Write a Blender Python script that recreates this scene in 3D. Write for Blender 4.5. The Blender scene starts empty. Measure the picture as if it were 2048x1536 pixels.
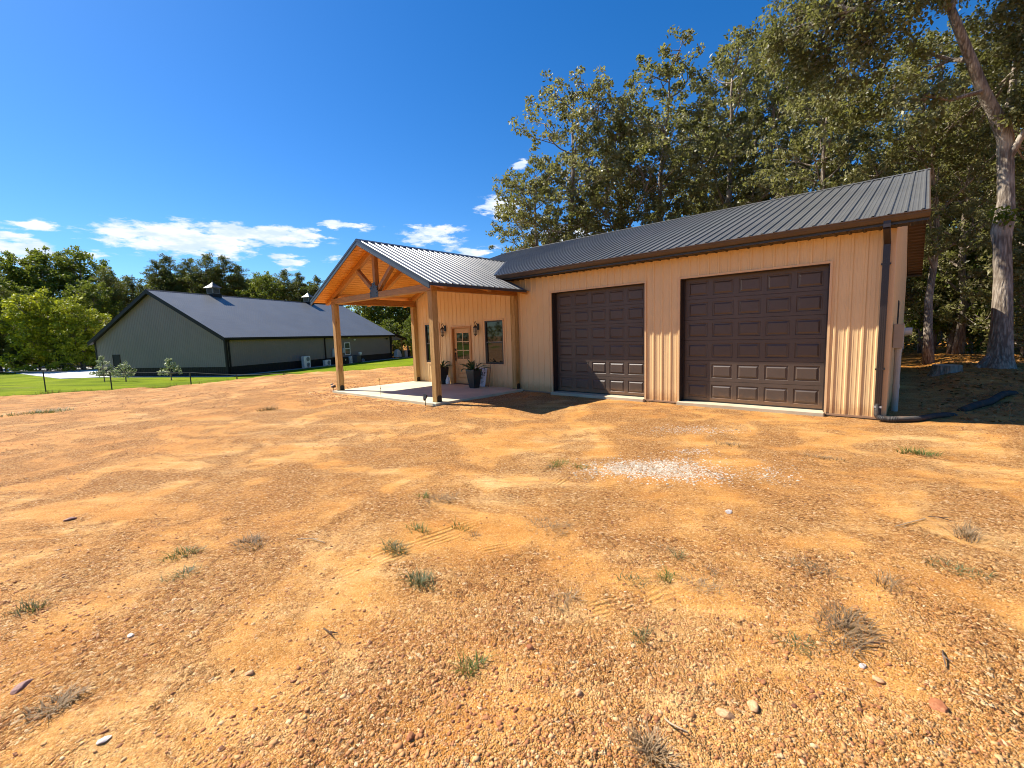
import bpy, bmesh, math, random
import numpy as np
from mathutils import Vector, Matrix

# ------------------------------------------------------------------ camera, sky, sun
sc = bpy.context.scene
COL = sc.collection
CX, CY, CZ = 0.3632, -11.2736, 1.7958
FPX = 893.0782
R_ = np.array([0.7444759, 0.66692609, -0.03106804])
U_ = np.array([-0.04965619, 0.10171474, 0.99357354])
F_ = np.array([-0.66580019, 0.73814884, -0.10884118])
cd = bpy.data.cameras.new('camera')
cd.sensor_fit = 'HORIZONTAL'
cd.sensor_width = 36.0
cd.lens = FPX / 2048 * 36
cd.clip_start = 0.05
cd.clip_end = 3000
cam = bpy.data.objects.new('camera', cd)
COL.objects.link(cam)
cam.matrix_world = Matrix(((R_[0], U_[0], -F_[0], CX), (R_[1], U_[1], -F_[1], CY),
                           (R_[2], U_[2], -F_[2], CZ), (0, 0, 0, 1)))
sc.camera = cam

SUN_TO = Vector((-0.85, -0.285, 1.0)).normalized()
SUN_EL = math.asin(SUN_TO.z)
SUN_AZ = math.atan2(SUN_TO.x, SUN_TO.y)
sl = bpy.data.lights.new('sun', 'SUN')
sl.energy = 5.0
sl.angle = math.radians(0.5)
sl.color = (1.0, 0.94, 0.84)
so = bpy.data.objects.new('sun', sl)
COL.objects.link(so)
so.rotation_euler = SUN_TO.to_track_quat('Z', 'Y').to_euler()
so.location = (-30, -10, 40)

sc.view_settings.view_transform = 'Standard'
sc.view_settings.look = 'None'
sc.view_settings.gamma = 1
try:
    sc.cycles.filter_width = 1.0
    sc.cycles.use_denoising = True
except Exception:
    pass
sc.view_settings.exposure = 1.05
try:
    sc.view_settings.use_curve_mapping = False
except Exception:
    pass


class NT:
    """small helper around a node tree"""
    def __init__(self, tree):
        self.t = tree

    def n(self, kind, **kw):
        nd = self.t.nodes.new(kind)
        for k, v in kw.items():
            setattr(nd, k, v)
        return nd

    def put(self, sock, v):
        if isinstance(v, bpy.types.NodeSocket):
            self.t.links.new(v, sock)
        elif isinstance(v, (tuple, list)) and sock.type == 'RGBA' and len(v) == 3:
            sock.default_value = (*v, 1)
        else:
            sock.default_value = v

    def math(self, op, a, b=None, c=None, clamp=False):
        nd = self.n('ShaderNodeMath', operation=op, use_clamp=clamp)
        for i, v in enumerate((a, b, c)):
            if v is not None:
                self.put(nd.inputs[i], v)
        return nd.outputs[0]

    def vmath(self, op, a, b=None, scale=None):
        nd = self.n('ShaderNodeVectorMath', operation=op)
        self.put(nd.inputs[0], a)
        if b is not None:
            self.put(nd.inputs[1], b)
        if scale is not None:
            self.put(nd.inputs['Scale'], scale)
        return nd.outputs['Value'] if op in ('DOT_PRODUCT', 'LENGTH') else nd.outputs['Vector']

    def mix(self, fac, a, b, blend='MIX'):
        nd = self.n('ShaderNodeMix', data_type='RGBA', blend_type=blend)
        nd.clamp_factor = True
        self.put(nd.inputs[0], fac)
        self.put(nd.inputs[6], a)
        self.put(nd.inputs[7], b)
        return nd.outputs[2]

    def noise(self, vec, scale, detail=4, rough=0.55, dist=0.0, out=0):
        nd = self.n('ShaderNodeTexNoise')
        if vec is not None:
            self.put(nd.inputs['Vector'], vec)
        nd.inputs['Scale'].default_value = scale
        nd.inputs['Detail'].default_value = detail
        nd.inputs['Roughness'].default_value = rough
        nd.inputs['Distortion'].default_value = dist
        return nd.outputs[out]

    def voro(self, vec, scale, feature='F1', rnd=1.0):
        nd = self.n('ShaderNodeTexVoronoi', feature=feature)
        self.put(nd.inputs['Vector'], vec)
        nd.inputs['Scale'].default_value = scale
        nd.inputs['Randomness'].default_value = rnd
        return nd

    def ramp(self, fac, stops, interp='LINEAR'):
        nd = self.n('ShaderNodeValToRGB')
        nd.color_ramp.interpolation = interp
        el = nd.color_ramp.elements
        while len(el) > len(stops):
            el.remove(el[-1])
        while len(el) < len(stops):
            el.new(1)
        for e, (p, c) in zip(el, stops):
            e.position = p
            e.color = (*c, 1) if len(c) == 3 else c
        self.put(nd.inputs[0], fac)
        return nd.outputs[0]

    def step(self, x, a, b):
        nd = self.n('ShaderNodeMapRange', interpolation_type='SMOOTHSTEP')
        self.put(nd.inputs[0], x)
        nd.inputs[1].default_value = a
        nd.inputs[2].default_value = b
        return nd.outputs[0]

    def bump(self, h, strength=1.0, dist=0.01, normal=None):
        nd = self.n('ShaderNodeBump')
        nd.inputs['Strength'].default_value = strength
        nd.inputs['Distance'].default_value = dist
        self.put(nd.inputs['Height'], h)
        if normal is not None:
            self.put(nd.inputs['Normal'], normal)
        return nd.outputs[0]


# world: Nishita sky with broken cloud low over the horizon
world = bpy.data.worlds.new('World')
sc.world = world
world.use_nodes = True
wt = world.node_tree
wt.nodes.clear()
W = NT(wt)
tc = W.n('ShaderNodeTexCoord')
sky = W.n('ShaderNodeTexSky', sky_type='NISHITA')
sky.sun_disc = False
sky.sun_elevation = SUN_EL
sky.sun_rotation = SUN_AZ % (2 * math.pi)
sky.altitude = 200
sky.air_density = 1.0
sky.dust_density = 0.35
sky.ozone_density = 2.2
hs = W.n('ShaderNodeHueSaturation')
hs.inputs['Saturation'].default_value = 1.32
hs.inputs['Hue'].default_value = 0.502
W.put(hs.inputs['Color'], sky.outputs[0])
sep = W.n('ShaderNodeSeparateXYZ')
W.put(sep.inputs[0], tc.outputs['Generated'])
dx, dy, dz = sep.outputs
az = W.math('ARCTAN2', dx, dy)
el = W.math('ARCSINE', dz)
cmb = W.n('ShaderNodeCombineXYZ')
W.put(cmb.inputs[0], W.math('MULTIPLY', az, 1.0))
W.put(cmb.inputs[1], W.math('MULTIPLY', el, 3.2))
ae = cmb.outputs[0]


def dir_azel(u, v):
    d = F_ + R_ * (u - 1024) / FPX - U_ * (v - 768) / FPX
    d = d / np.linalg.norm(d)
    return math.atan2(d[0], d[1]), math.asin(d[2])


wob = W.vmath('SCALE', W.vmath('SUBTRACT', W.noise(ae, 9, 3, 0.6, out=1), (0.5, 0.5, 0.5)), scale=0.10)
aew = W.vmath('ADD', ae, wob)
blob = None
for (u, v, ru, rv, st) in [(370, 480, 170, 38, 1.0), (330, 470, 90, 24, 1.0), (500, 468, 170, 20, 0.95), (290, 490, 120, 13, 0.8), (430, 500, 90, 14, .7),
                           (605, 474, 55, 17, .95), (20, 500, 70, 34, 1.0), (60, 452, 60, 12, .9), (30, 467, 60, 9, .9),
                           (690, 454, 75, 10, .8), (870, 470, 62, 26, .72), (585, 522, 40, 14, .75), (560, 508, 40, 9, .7),
                           (940, 505, 60, 14, .75), (1010, 414, 52, 26, 1.0), (1040, 332, 24, 14, .9), (50, 575, 50, 34, .9),
                           (740, 520, 110, 10, .55), (1130, 470, 80, 22, .7), (210, 455, 70, 8, .45), (180, 510, 60, 10, .5)]:
    a0, e0 = dir_azel(u, v)
    a1, _ = dir_azel(u + ru, v)
    _, e1 = dir_azel(u, v - rv)
    q = W.vmath('SUBTRACT', aew, (a0, 3.2 * e0, 0))
    q = W.vmath('MULTIPLY', q, (1 / max(abs(a1 - a0), .01), 1 / max(3.2 * abs(e1 - e0), .01), 0))
    d = W.vmath('LENGTH', q)
    b = W.math('MULTIPLY', W.math('SUBTRACT', 1.25, d), st)
    blob = b if blob is None else W.math('MAXIMUM', blob, b)
# scattered cumulus round the unseen horizon, thickened to whiten the ambient light
band = W.math('MULTIPLY', W.step(el, 0.02, 0.08), W.math('SUBTRACT', 1.0, W.step(el, 0.24, 0.42)))
far = W.math('MULTIPLY', W.math('SUBTRACT', W.noise(ae, 5.0, 3, 0.5), 0.54), 4.0)
outside = W.math('SUBTRACT', 1.0, W.step(W.vmath('DOT_PRODUCT', tc.outputs['Generated'], tuple(F_)), 0.50, 0.62))
far = W.math('MULTIPLY', W.math('MULTIPLY', far, band), outside)
blob = W.math('MAXIMUM', blob, W.math('MULTIPLY', far, 0.8))
detail = W.noise(ae, 24, 9, 0.62)
dens = W.math('ADD', W.math('MULTIPLY', blob, 1.0), W.math('MULTIPLY', W.math('SUBTRACT', detail, 0.53), 2.7))
dens = W.step(dens, 0.10, 0.66)
dens = W.math('MULTIPLY', dens, W.step(blob, 0.0, 0.25))
shade = W.noise(W.vmath('ADD', ae, (0.0, 0.02, 0.3)), 18, 4, 0.6)
ccol = W.mix(W.step(shade, 0.35, 0.7), (6.2, 7.4, 9.0), (10.0, 10.0, 10.0))
grade = W.n('ShaderNodeVectorMath', operation='MULTIPLY_ADD')
W.put(grade.inputs[0], hs.outputs[0])
grade.inputs[1].default_value = (0.76, 1.05, 1.33)
grade.inputs[2].default_value = (-0.11, 0.0, 0.0)
skyg = W.vmath('MAXIMUM', grade.outputs[0], (0.03, 0.0, 0.0))
skyc = W.mix(W.math('MULTIPLY', dens, 0.95), skyg, ccol)
bg = W.n('ShaderNodeBackground')
bg.inputs['Strength'].default_value = 0.059
W.put(bg.inputs['Color'], skyc)
wo = W.n('ShaderNodeOutputWorld')
wt.links.new(bg.outputs[0], wo.inputs[0])

# ------------------------------------------------------------------ helpers
RNG = np.random.default_rng(7)
random.seed(5)
MATS = {}


def new_mat(name):
    m = bpy.data.materials.new(name)
    m.use_nodes = True
    t = NT(m.node_tree)
    bsdf = m.node_tree.nodes['Principled BSDF']
    return m, t, bsdf


def mat(name, col, rough=0.5, spec=0.5, metal=0.0, var=0.08, vscale=3.0, bump=0.0, bscale=80, dirt=None, rvar=0.1):
    """painted or plain surface: a little uneven in colour, gloss and relief"""
    if name in MATS:
        return MATS[name]
    m, t, b = new_mat(name)
    g = t.n('ShaderNodeNewGeometry')
    oi = t.n('ShaderNodeObjectInfo')
    p = t.n('ShaderNodeTexCoord').outputs['Object']
    n1 = t.noise(p, vscale, 5, 0.6)
    c = t.mix(t.step(n1, 0.3, 0.7), tuple(x * (1 - var) for x in col), tuple(min(1, x * (1 + var)) for x in col))
    c = t.mix(t.math('MULTIPLY', oi.outputs['Random'], var), c, tuple(x * 0.8 for x in col))
    if dirt:
        dcol, amt, sc_ = dirt
        n2 = t.noise(g.outputs['Position'], sc_, 6, 0.65)
        c = t.mix(t.math('MULTIPLY', t.step(n2, 0.45, 0.75), amt), c, dcol)
    t.put(b.inputs['Base Color'], c)
    t.put(b.inputs['Roughness'], t.math('ADD', rough - rvar / 2, t.math('MULTIPLY', t.noise(p, vscale * 2.3, 3), rvar)))
    b.inputs['Specular IOR Level'].default_value = spec
    b.inputs['Metallic'].default_value = metal
    if bump:
        t.put(b.inputs['Normal'], t.bump(t.noise(p, bscale, 3), bump, 0.01))
    MATS[name] = m
    return m


def wood(name, c1, c2, knot, axis, rough=0.55, scale=1.0, spec=0.4, checks=0.0, knots=1.0):
    """sawn timber with grain along one axis ('x','y','z'), knots and checks"""
    m, t, b = new_mat(name)
    p = t.n('ShaderNodeTexCoord').outputs['Object']
    oi = t.n('ShaderNodeObjectInfo')
    off = t.vmath('SCALE', (3.1, 7.7, 5.3), scale=oi.outputs['Random'])
    p = t.vmath('ADD', p, off)
    st = {'x': (0.06, 1, 1), 'y': (1, 0.06, 1), 'z': (1, 1, 0.06)}[axis]
    q = t.vmath('MULTIPLY', p, st)
    warp = t.vmath('SCALE', t.noise(p, 2.2, 2, out=1), scale=0.06)
    q = t.vmath('ADD', q, warp)
    g1 = t.noise(q, 26 * scale, 6, 0.65)
    g2 = t.noise(q, 110 * scale, 3, 0.5)
    c = t.mix(t.step(g1, 0.32, 0.68), c1, c2)
    c = t.mix(t.math('MULTIPLY', t.step(g2, 0.52, 0.72), 0.4), c, tuple(x * 0.55 for x in c1))
    big = t.noise(p, 1.1, 3)
    c = t.mix(t.math('MULTIPLY', t.step(big, 0.45, 0.75), 0.35), c, tuple(x * 0.72 for x in c2))
    kv = t.voro(t.vmath('MULTIPLY', p, {'x': (.45, 1, 1), 'y': (1, .45, 1), 'z': (1, 1, .45)}[axis]), 3.2)
    kn = t.math('MULTIPLY', t.math('SUBTRACT', 1.0, t.step(kv.outputs['Distance'], 0.04, 0.10)), 0.85 * knots)
    c = t.mix(kn, c, knot)
    c = t.mix(t.math('MULTIPLY', oi.outputs['Random'], 0.35), c, tuple(x * 0.7 for x in c2))
    t.put(b.inputs['Base Color'], c)
    b.inputs['Roughness'].default_value = rough
    b.inputs['Specular IOR Level'].default_value = spec
    t.put(b.inputs['Normal'], t.bump(t.math('ADD', g1, t.math('MULTIPLY', g2, 0.5)), 0.35 + checks, 0.008))
    return m


class MB:
    """collects shapes in world coordinates, then becomes one mesh object"""
    def __init__(self):
        self.v = []
        self.f = []
        self.m = []

    def add(self, vs, fs, mi=0):
        o = len(self.v)
        self.v += [tuple(v) for v in vs]
        self.f += [tuple(i + o for i in f) for f in fs]
        self.m += [mi] * len(fs)
        return self

    def box(self, a, b, mi=0):
        x0, x1 = sorted((a[0], b[0]))
        y0, y1 = sorted((a[1], b[1]))
        z0, z1 = sorted((a[2], b[2]))
        return self.add([(x0, y0, z0), (x1, y0, z0), (x1, y1, z0), (x0, y1, z0), (x0, y0, z1), (x1, y0, z1), (x1, y1, z1), (x0, y1, z1)],
                        [(0, 3, 2, 1), (4, 5, 6, 7), (0, 1, 5, 4), (1, 2, 6, 5), (2, 3, 7, 6), (3, 0, 4, 7)], mi)

    def bar(self, p, q, w, h, up=(0, 0, 1), mi=0):
        p, q, up = Vector(p), Vector(q), Vector(up)
        d = (q - p).normalized()
        s = d.cross(up).normalized() * (w / 2)
        u = s.cross(d).normalized() * (h / 2)
        vs = [p - s - u, p + s - u, p + s + u, p - s + u, q - s - u, q + s - u, q + s + u, q - s + u]
        return self.add(vs, [(0, 1, 2, 3), (7, 6, 5, 4), (0, 4, 5, 1), (1, 5, 6, 2), (2, 6, 7, 3), (3, 7, 4, 0)], mi)

    def prism(self, pts, ext, mi=0):
        n = len(pts)
        a = [Vector(p) for p in pts]
        b = [p + Vector(ext) for p in a]
        fs = [tuple(range(n))[::-1], tuple(range(n, 2 * n))]
        fs += [(i, (i + 1) % n, n + (i + 1) % n, n + i) for i in range(n)]
        return self.add(a + b, fs, mi)

    def tube(self, pts, rad, n=8, caps=True, mi=0):
        pts = [Vector(p) for p in pts]
        if not hasattr(rad, '__len__'):
            rad = [rad] * len(pts)
        o = len(self.v)
        u = None
        for i, p in enumerate(pts):
            d = (pts[min(i + 1, len(pts) - 1)] - pts[max(i - 1, 0)]).normalized()
            if u is None:
                u = d.orthogonal().normalized()
            else:
                u = (u - d * u.dot(d))
                u = u.normalized() if u.length > 1e-6 else d.orthogonal().normalized()
            w = d.cross(u)
            for k in range(n):
                a = 2 * math.pi * k / n
                self.v.append(tuple(p + (u * math.cos(a) + w * math.sin(a)) * rad[i]))
        for i in range(len(pts) - 1):
            for k in range(n):
                self.f.append((o + i * n + k, o + i * n + (k + 1) % n, o + (i + 1) * n + (k + 1) % n, o + (i + 1) * n + k))
                self.m.append(mi)
        if caps:
            self.f.append(tuple(o + k for k in range(n))[::-1])
            self.f.append(tuple(o + (len(pts) - 1) * n + k for k in range(n)))
            self.m += [mi, mi]
        return self

    def lathe(self, c, prof, n=12, mi=0):
        o = len(self.v)
        for (r, z) in prof:
            for k in range(n):
                a = 2 * math.pi * k / n
                self.v.append((c[0] + r * math.cos(a), c[1] + r * math.sin(a), c[2] + z))
        for i in range(len(prof) - 1):
            for k in range(n):
                self.f.append((o + i * n + k, o + i * n + (k + 1) % n, o + (i + 1) * n + (k + 1) % n, o + (i + 1) * n + k))
                self.m.append(mi)
        self.f.append(tuple(o + k for k in range(n))[::-1])
        self.f.append(tuple(o + (len(prof) - 1) * n + k for k in range(n)))
        self.m += [mi, mi]
        return self

    def build(self, name, ms, parent=None, origin=None, smooth=False, bevel=0.0):
        if origin is None:
            origin = ORG.get(parent.name, (0, 0, 0)) if parent is not None else (0, 0, 0)
        me = bpy.data.meshes.new(name)
        me.from_pydata([(v[0] - origin[0], v[1] - origin[1], v[2] - origin[2]) for v in self.v], [], self.f)
        ms = ms if isinstance(ms, (list, tuple)) else [ms]
        for m in ms:
            me.materials.append(m)
        if len(ms) > 1:
            me.polygons.foreach_set('material_index', self.m)
        if smooth:
            me.polygons.foreach_set('use_smooth', [True] * len(me.polygons))
        me.update()
        o = bpy.data.objects.new(name, me)
        COL.objects.link(o)
        if parent is not None:
            o.parent = parent
            ORG[o.name] = origin
        else:
            o.location = origin
        if bevel:
            md = o.modifiers.new('bevel', 'BEVEL')
            md.width = bevel
            md.segments = 1
            md.limit_method = 'ANGLE'
        return o


ORG = {}


def thing(name, label, cat, loc=(0, 0, 0), rot=0.0, group=None):
    o = bpy.data.objects.new(name, None)
    o.empty_display_size = 0.2
    COL.objects.link(o)
    o.location = loc
    o.rotation_euler = (0, 0, rot)
    ORG[o.name] = tuple(loc) if rot == 0 else (0, 0, 0)
    return tag(o, label, cat, group)


def tag(o, label=None, cat=None, group=None, kind=None):
    if label:
        o['label'] = label
    if cat:
        o['category'] = cat
    if group:
        o['group'] = group
    if kind:
        o['kind'] = kind
    return o


def np_mesh(name, verts, quads=None, tris=None, m=None, smooth=False, attrs=None):
    """fast mesh from numpy arrays; attrs = {name: per-vertex floats}"""
    me = bpy.data.meshes.new(name)
    nq = 0 if quads is None else len(quads)
    nt = 0 if tris is None else len(tris)
    me.vertices.add(len(verts))
    me.vertices.foreach_set('co', np.asarray(verts, np.float32).ravel())
    me.loops.add(nq * 4 + nt * 3)
    me.polygons.add(nq + nt)
    li = []
    if nq:
        li.append(np.asarray(quads, np.int32).ravel())
    if nt:
        li.append(np.asarray(tris, np.int32).ravel())
    me.loops.foreach_set('vertex_index', np.concatenate(li))
    st = np.concatenate([np.arange(nq) * 4, nq * 4 + np.arange(nt) * 3]).astype(np.int32)
    me.polygons.foreach_set('loop_start', st)
    if smooth:
        me.polygons.foreach_set('use_smooth', np.ones(nq + nt, bool))
    me.update(calc_edges=True)
    if m is not None:
        me.materials.append(m)
    if attrs:
        for k, a in attrs.items():
            at = me.attributes.new(k, 'FLOAT', 'POINT')
            at.data.foreach_set('value', np.asarray(a, np.float32))
    return me


def link(name, me, parent=None, loc=None):
    o = bpy.data.objects.new(name, me)
    COL.objects.link(o)
    if parent is not None:
        o.parent = parent
    if loc is not None:
        o.location = loc
    return o


# ------------------------------------------------------------------ terrain
def hsh(ix, iy, s):
    n = (ix.astype(np.int64) * 374761393 + iy.astype(np.int64) * 668265263 + s * 144665) & 0xffffffff
    n = ((n ^ (n >> 13)) * 1274126177) & 0xffffffff
    return ((n ^ (n >> 16)) & 0xffff) / 65535.0


def vnoise(x, y, s=0):
    ix, iy = np.floor(x), np.floor(y)
    fx, fy = x - ix, y - iy
    fx = fx * fx * (3 - 2 * fx)
    fy = fy * fy * (3 - 2 * fy)
    a, b = hsh(ix, iy, s), hsh(ix + 1, iy, s)
    c, d = hsh(ix, iy + 1, s), hsh(ix + 1, iy + 1, s)
    return (a + (b - a) * fx) * (1 - fy) + (c + (d - c) * fx) * fy


def fbm(x, y, o=4, s=0):
    r, a, t = 0, 1, 0
    for i in range(o):
        r = r + a * vnoise(x * 2 ** i + i * 17.3, y * 2 ** i + i * 9.1, s + i)
        t += a
        a *= 0.5
    return r / t


def sst(x, a, b):
    t = np.clip((x - a) / (b - a), 0, 1)
    return t * t * (3 - 2 * t)


FW = np.array([-0.66978, 0.74256])
RT = np.array([0.74256, 0.66978])


def ld(x, y):
    """position in the yard's own frame: across and along the line of sight that the pad edge follows"""
    x, y = np.asarray(x, float), np.asarray(y, float)
    return (x - CX) * RT[0] + (y - CY) * RT[1], (x - CX) * FW[0] + (y - CY) * FW[1]


def xy(lat, dep):
    return CX + lat * RT[0] + dep * FW[0], CY + lat * RT[1] + dep * FW[1]


def pad_edge(lat):
    e = np.interp(lat, [-60, -32, -27, -23, -16, -11.6, -6, 0, 10], [10, 17, 20.5, 23.0, 24.4, 26.2, 28.6, 32, 40])
    return e + 0.9 * (vnoise(lat * 0.45, lat * 0 + 3.3, 31) - 0.5) + 0.5 * (vnoise(lat * 1.7, lat * 0 + 8.3, 32) - 0.5)


def lawn_h(lat, dep):
    base = np.interp(lat, [-45, -27, -17, -8, 5], [-0.45, -0.66, -1.12, -1.16, -1.1])
    k = sst(dep, 28, 40)
    return base * (1 - k) + (-1.13) * k


def terrain(x, y, micro=True):
    x, y = np.asarray(x, float), np.asarray(y, float)
    lat, dep = ld(x, y)
    w = sst(-lat, 9, 20)
    near = 0.10 * (1 - sst(dep, 2, 8)) * (1 - sst(y, -6, -2))
    hp = -0.075 + near - w * 0.44 * sst(dep, 8, 22)
    hp = hp + 0.03 * (fbm(x * 0.35, y * 0.35, 3, 3) - 0.5) * sst(-y, 0.0, 2.0)
    E = pad_edge(lat)
    k = sst(dep, E - 0.3, E + 3.6)
    # a low berm of turned earth along the pad edge
    berm = 0.13 * np.exp(-((dep - E + 0.5) / 0.8) ** 2) * (0.25 + 1.3 * vnoise(lat * 0.8, dep * 0.8, 9))
    h = hp * (1 - k) + (lawn_h(lat, dep) - 0.05) * k + berm
    # heaped soil along the right wall and behind it
    mound = sst(x, 0.5, 1.6) * sst(y, 3.0, 8.0) * (1 - sst(y, 16, 30))
    h = h + mound * (0.16 + 0.14 * fbm(x * 0.8, y * 0.8, 3, 12))
    h = h - 0.06 * (1 - sst(np.abs(y + 0.4), 0.2, 1.2)) * sst(x, -8.6, -8.2) * (1 - sst(x, 0, .6)) * 0.4
    if micro:
        far = 1 - sst(dep, 12, 30)
        m = 0.030 * (fbm(x * 1.1, y * 1.1, 3, 21) - 0.5) + 0.030 * (fbm(x * 4.1, y * 4.1, 3, 22) - 0.5)
        m = m + 0.020 * np.maximum(0, fbm(x * 9, y * 9, 3, 23) - 0.45)
        g = 1 - sst(-y, -0.5, 0.5) * 0
        m = m * (0.4 + 0.6 * sst(-y, 0.0, 1.0) + 0.6 * (x > 0.3))
        h = h + m + 0.10 * np.exp(-((dep - E + 0.4) / 1.2) ** 2) * (fbm(x * 2.2, y * 2.2, 3, 25) - 0.45)
    return h


def hz(x, y):
    return float(terrain(np.array([x]), np.array([y]))[0])


def gp(u, v):
    """point of the ground seen at photo pixel (u, v)"""
    d = F_ + R_ * (u - 1024) / FPX - U_ * (v - 768) / FPX
    t = np.concatenate([np.linspace(1.0, 60, 3000), np.linspace(60, 300, 1500)])
    X, Y, Z = CX + d[0] * t, CY + d[1] * t, CZ + d[2] * t
    i = np.argmax(Z < terrain(X, Y))
    return float(X[i]), float(Y[i]), float(terrain(X[i:i + 1], Y[i:i + 1])[0])


# ------------------------------------------------------------------ ground material
def ground_material():
    m, t, b = new_mat('red_clay')
    P = t.n('ShaderNodeNewGeometry').outputs['Position']
    sp = t.n('ShaderNodeSeparateXYZ')
    t.put(sp.inputs[0], P)
    flat = t.vmath('MULTIPLY', P, (1, 1, 0.3))
    # large patches of dried pale soil, orange clay and browner gravelly ground
    n1 = t.noise(flat, 0.35, 6, 0.62, 0.4)
    n2 = t.noise(flat, 1.3, 6, 0.65, 0.6)
    n3 = t.noise(flat, 7.0, 5, 0.6)
    # drag marks run roughly along the yard
    ang = t.n('ShaderNodeVectorRotate', rotation_type='Z_AXIS')
    t.put(ang.inputs['Vector'], flat)
    ang.inputs['Angle'].default_value = math.radians(-36)
    st = t.noise(t.vmath('MULTIPLY', ang.outputs[0], (0.22, 1.6, 1)), 2.2, 5, 0.6, 0.3)
    st2 = t.noise(t.vmath('MULTIPLY', ang.outputs[0], (0.30, 2.6, 1)), 3.2, 6, 0.68, 0.5)
    f = t.math('ADD', t.math('MULTIPLY', n1, 0.45), t.math('ADD', t.math('MULTIPLY', n2, 0.3), t.math('MULTIPLY', st, 0.3)))
    c = t.ramp(f, [(0.36, (0.34, 0.126, 0.020)), (0.46, (0.47, 0.200, 0.037)), (0.54, (0.56, 0.278, 0.072)), (0.63, (0.68, 0.43, 0.175))])
    dk = t.math('MULTIPLY', t.step(st2, .55, .70), t.step(n1, .36, .58))
    c = t.mix(t.math('MULTIPLY', dk, .62), c, (0.23, 0.090, 0.030))
    # redder soil to the left, yellower to the right
    sd = t.math('ADD', t.math('MULTIPLY', sp.outputs[0], 0.74), t.math('MULTIPLY', sp.outputs[1], 0.67))
    c = t.mix(t.math('MULTIPLY', t.math('SUBTRACT', 1.0, t.step(sd, -22, -7)), 0.40), c, (0.50, 0.24, 0.105))
    # grains: two sizes of pebble with their own colours
    warp = t.vmath('ADD', P, t.vmath('SCALE', t.noise(P, 30, 2, out=1), scale=0.012))
    v1 = t.voro(warp, 46)
    v2 = t.voro(warp, 115)
    sc1 = t.n('ShaderNodeSeparateColor')
    t.put(sc1.inputs[0], v1.outputs['Color'])
    sc2 = t.n('ShaderNodeSeparateColor')
    t.put(sc2.inputs[0], v2.outputs['Color'])
    stops = [(0.0, (0.11, 0.038, 0.012)), (0.25, (0.29, 0.105, 0.028)), (0.55, (0.47, 0.20, 0.055)), (0.85, (0.62, 0.35, 0.135)), (1.0, (0.78, 0.57, 0.34))]
    pc1 = t.ramp(sc1.outputs[0], stops)
    pc2 = t.ramp(sc2.outputs[0], stops)
    gm = t.noise(flat, 0.9, 5, 0.65, 0.8)
    gr = t.step(gm, 0.38, 0.60)
    m1 = t.math('MULTIPLY', t.step(sc1.outputs[1], 0.35, 0.55), gr)
    c = t.mix(t.math('MULTIPLY', t.math('ADD', 0.34, t.math('MULTIPLY', gr, 0.42)), 0.75), c, pc2)
    c = t.mix(t.math('MULTIPLY', m1, 0.75), c, pc1)
    v3 = t.voro(P, 210)
    sc3 = t.n('ShaderNodeSeparateColor')
    t.put(sc3.inputs[0], v3.outputs['Color'])
    grm = t.math('ADD', .35, t.math('MULTIPLY', gr, .65))
    c = t.mix(t.math('MULTIPLY', t.math('MULTIPLY', t.step(sc3.outputs[0], .74, .82), .45), grm), c, (.20, .072, .016))
    c = t.mix(t.math('MULTIPLY', t.math('MULTIPLY', t.step(sc3.outputs[1], .86, .92), .40), grm), c, (.76, .52, .24))
    c = t.mix(t.math('MULTIPLY', t.math('MULTIPLY', t.step(sc1.outputs[2], .86, .90), .55), grm), c, (.19, .07, .022))
    # leaf litter under the trees (vertex attribute marks where it lies)
    at = t.n('ShaderNodeAttribute', attribute_name='litter')
    lv = t.voro(P, 14)
    ls = t.n('ShaderNodeSeparateColor')
    t.put(ls.inputs[0], lv.outputs['Color'])
    lc = t.ramp(ls.outputs[0], [(0.0, (0.17, 0.058, 0.009)), (0.5, (0.40, 0.155, 0.022)), (1.0, (0.58, 0.28, 0.06))])
    lf = t.math('MULTIPLY', at.outputs['Fac'], t.step(t.math('ADD', n2, t.math('MULTIPLY', at.outputs['Fac'], 0.35)), 0.42, 0.62))
    c = t.mix(lf, c, lc)
    t.put(b.inputs['Base Color'], c)
    b.inputs['Roughness'].default_value = 0.9
    b.inputs['Specular IOR Level'].default_value = 0.12
    # tyre tracks: shallow parallel ridges along straight runs
    tr = None
    for (ua, va, ub, vb, w, pitch) in TRACKS:
        ax, ay, _ = gp(ua, va)
        bx, by, _ = gp(ub, vb)
        L = math.hypot(bx - ax, by - ay)
        tx, ty = (bx - ax) / L, (by - ay) / L
        q = t.vmath('SUBTRACT', P, (ax, ay, 0))
        q = t.vmath('ADD', q, t.vmath('SCALE', t.vmath('SUBTRACT', t.noise(P, 0.8, 2, out=1), (.5, .5, .5)), scale=0.25))
        dn = t.vmath('DOT_PRODUCT', q, (-ty, tx, 0))
        dt = t.vmath('DOT_PRODUCT', q, (tx, ty, 0))
        msk = t.math('SUBTRACT', 1.0, t.step(t.math('ABSOLUTE', dn), w * 0.8, w))
        msk = t.math('MULTIPLY', msk, t.math('MULTIPLY', t.step(dt, -0.5, 0.6), t.math('SUBTRACT', 1.0, t.step(dt, L - 0.6, L + 0.5))))
        brk = t.math('MULTIPLY', t.step(t.noise(P, 3.5, 3), 0.30, 0.55), t.step(t.noise(P, 0.7, 2), 0.32, 0.55))
        lug = t.math('MULTIPLY', t.math('SINE', t.math('MULTIPLY', dt, 2 * math.pi / 0.09)), 0.25)
        s = t.math('ADD', t.math('SINE', t.math('MULTIPLY', dn, 2 * math.pi / pitch)), lug)
        s = t.math('MULTIPLY', t.math('MULTIPLY', s, msk), brk)
        tr = s if tr is None else t.math('ADD', tr, s)
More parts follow.
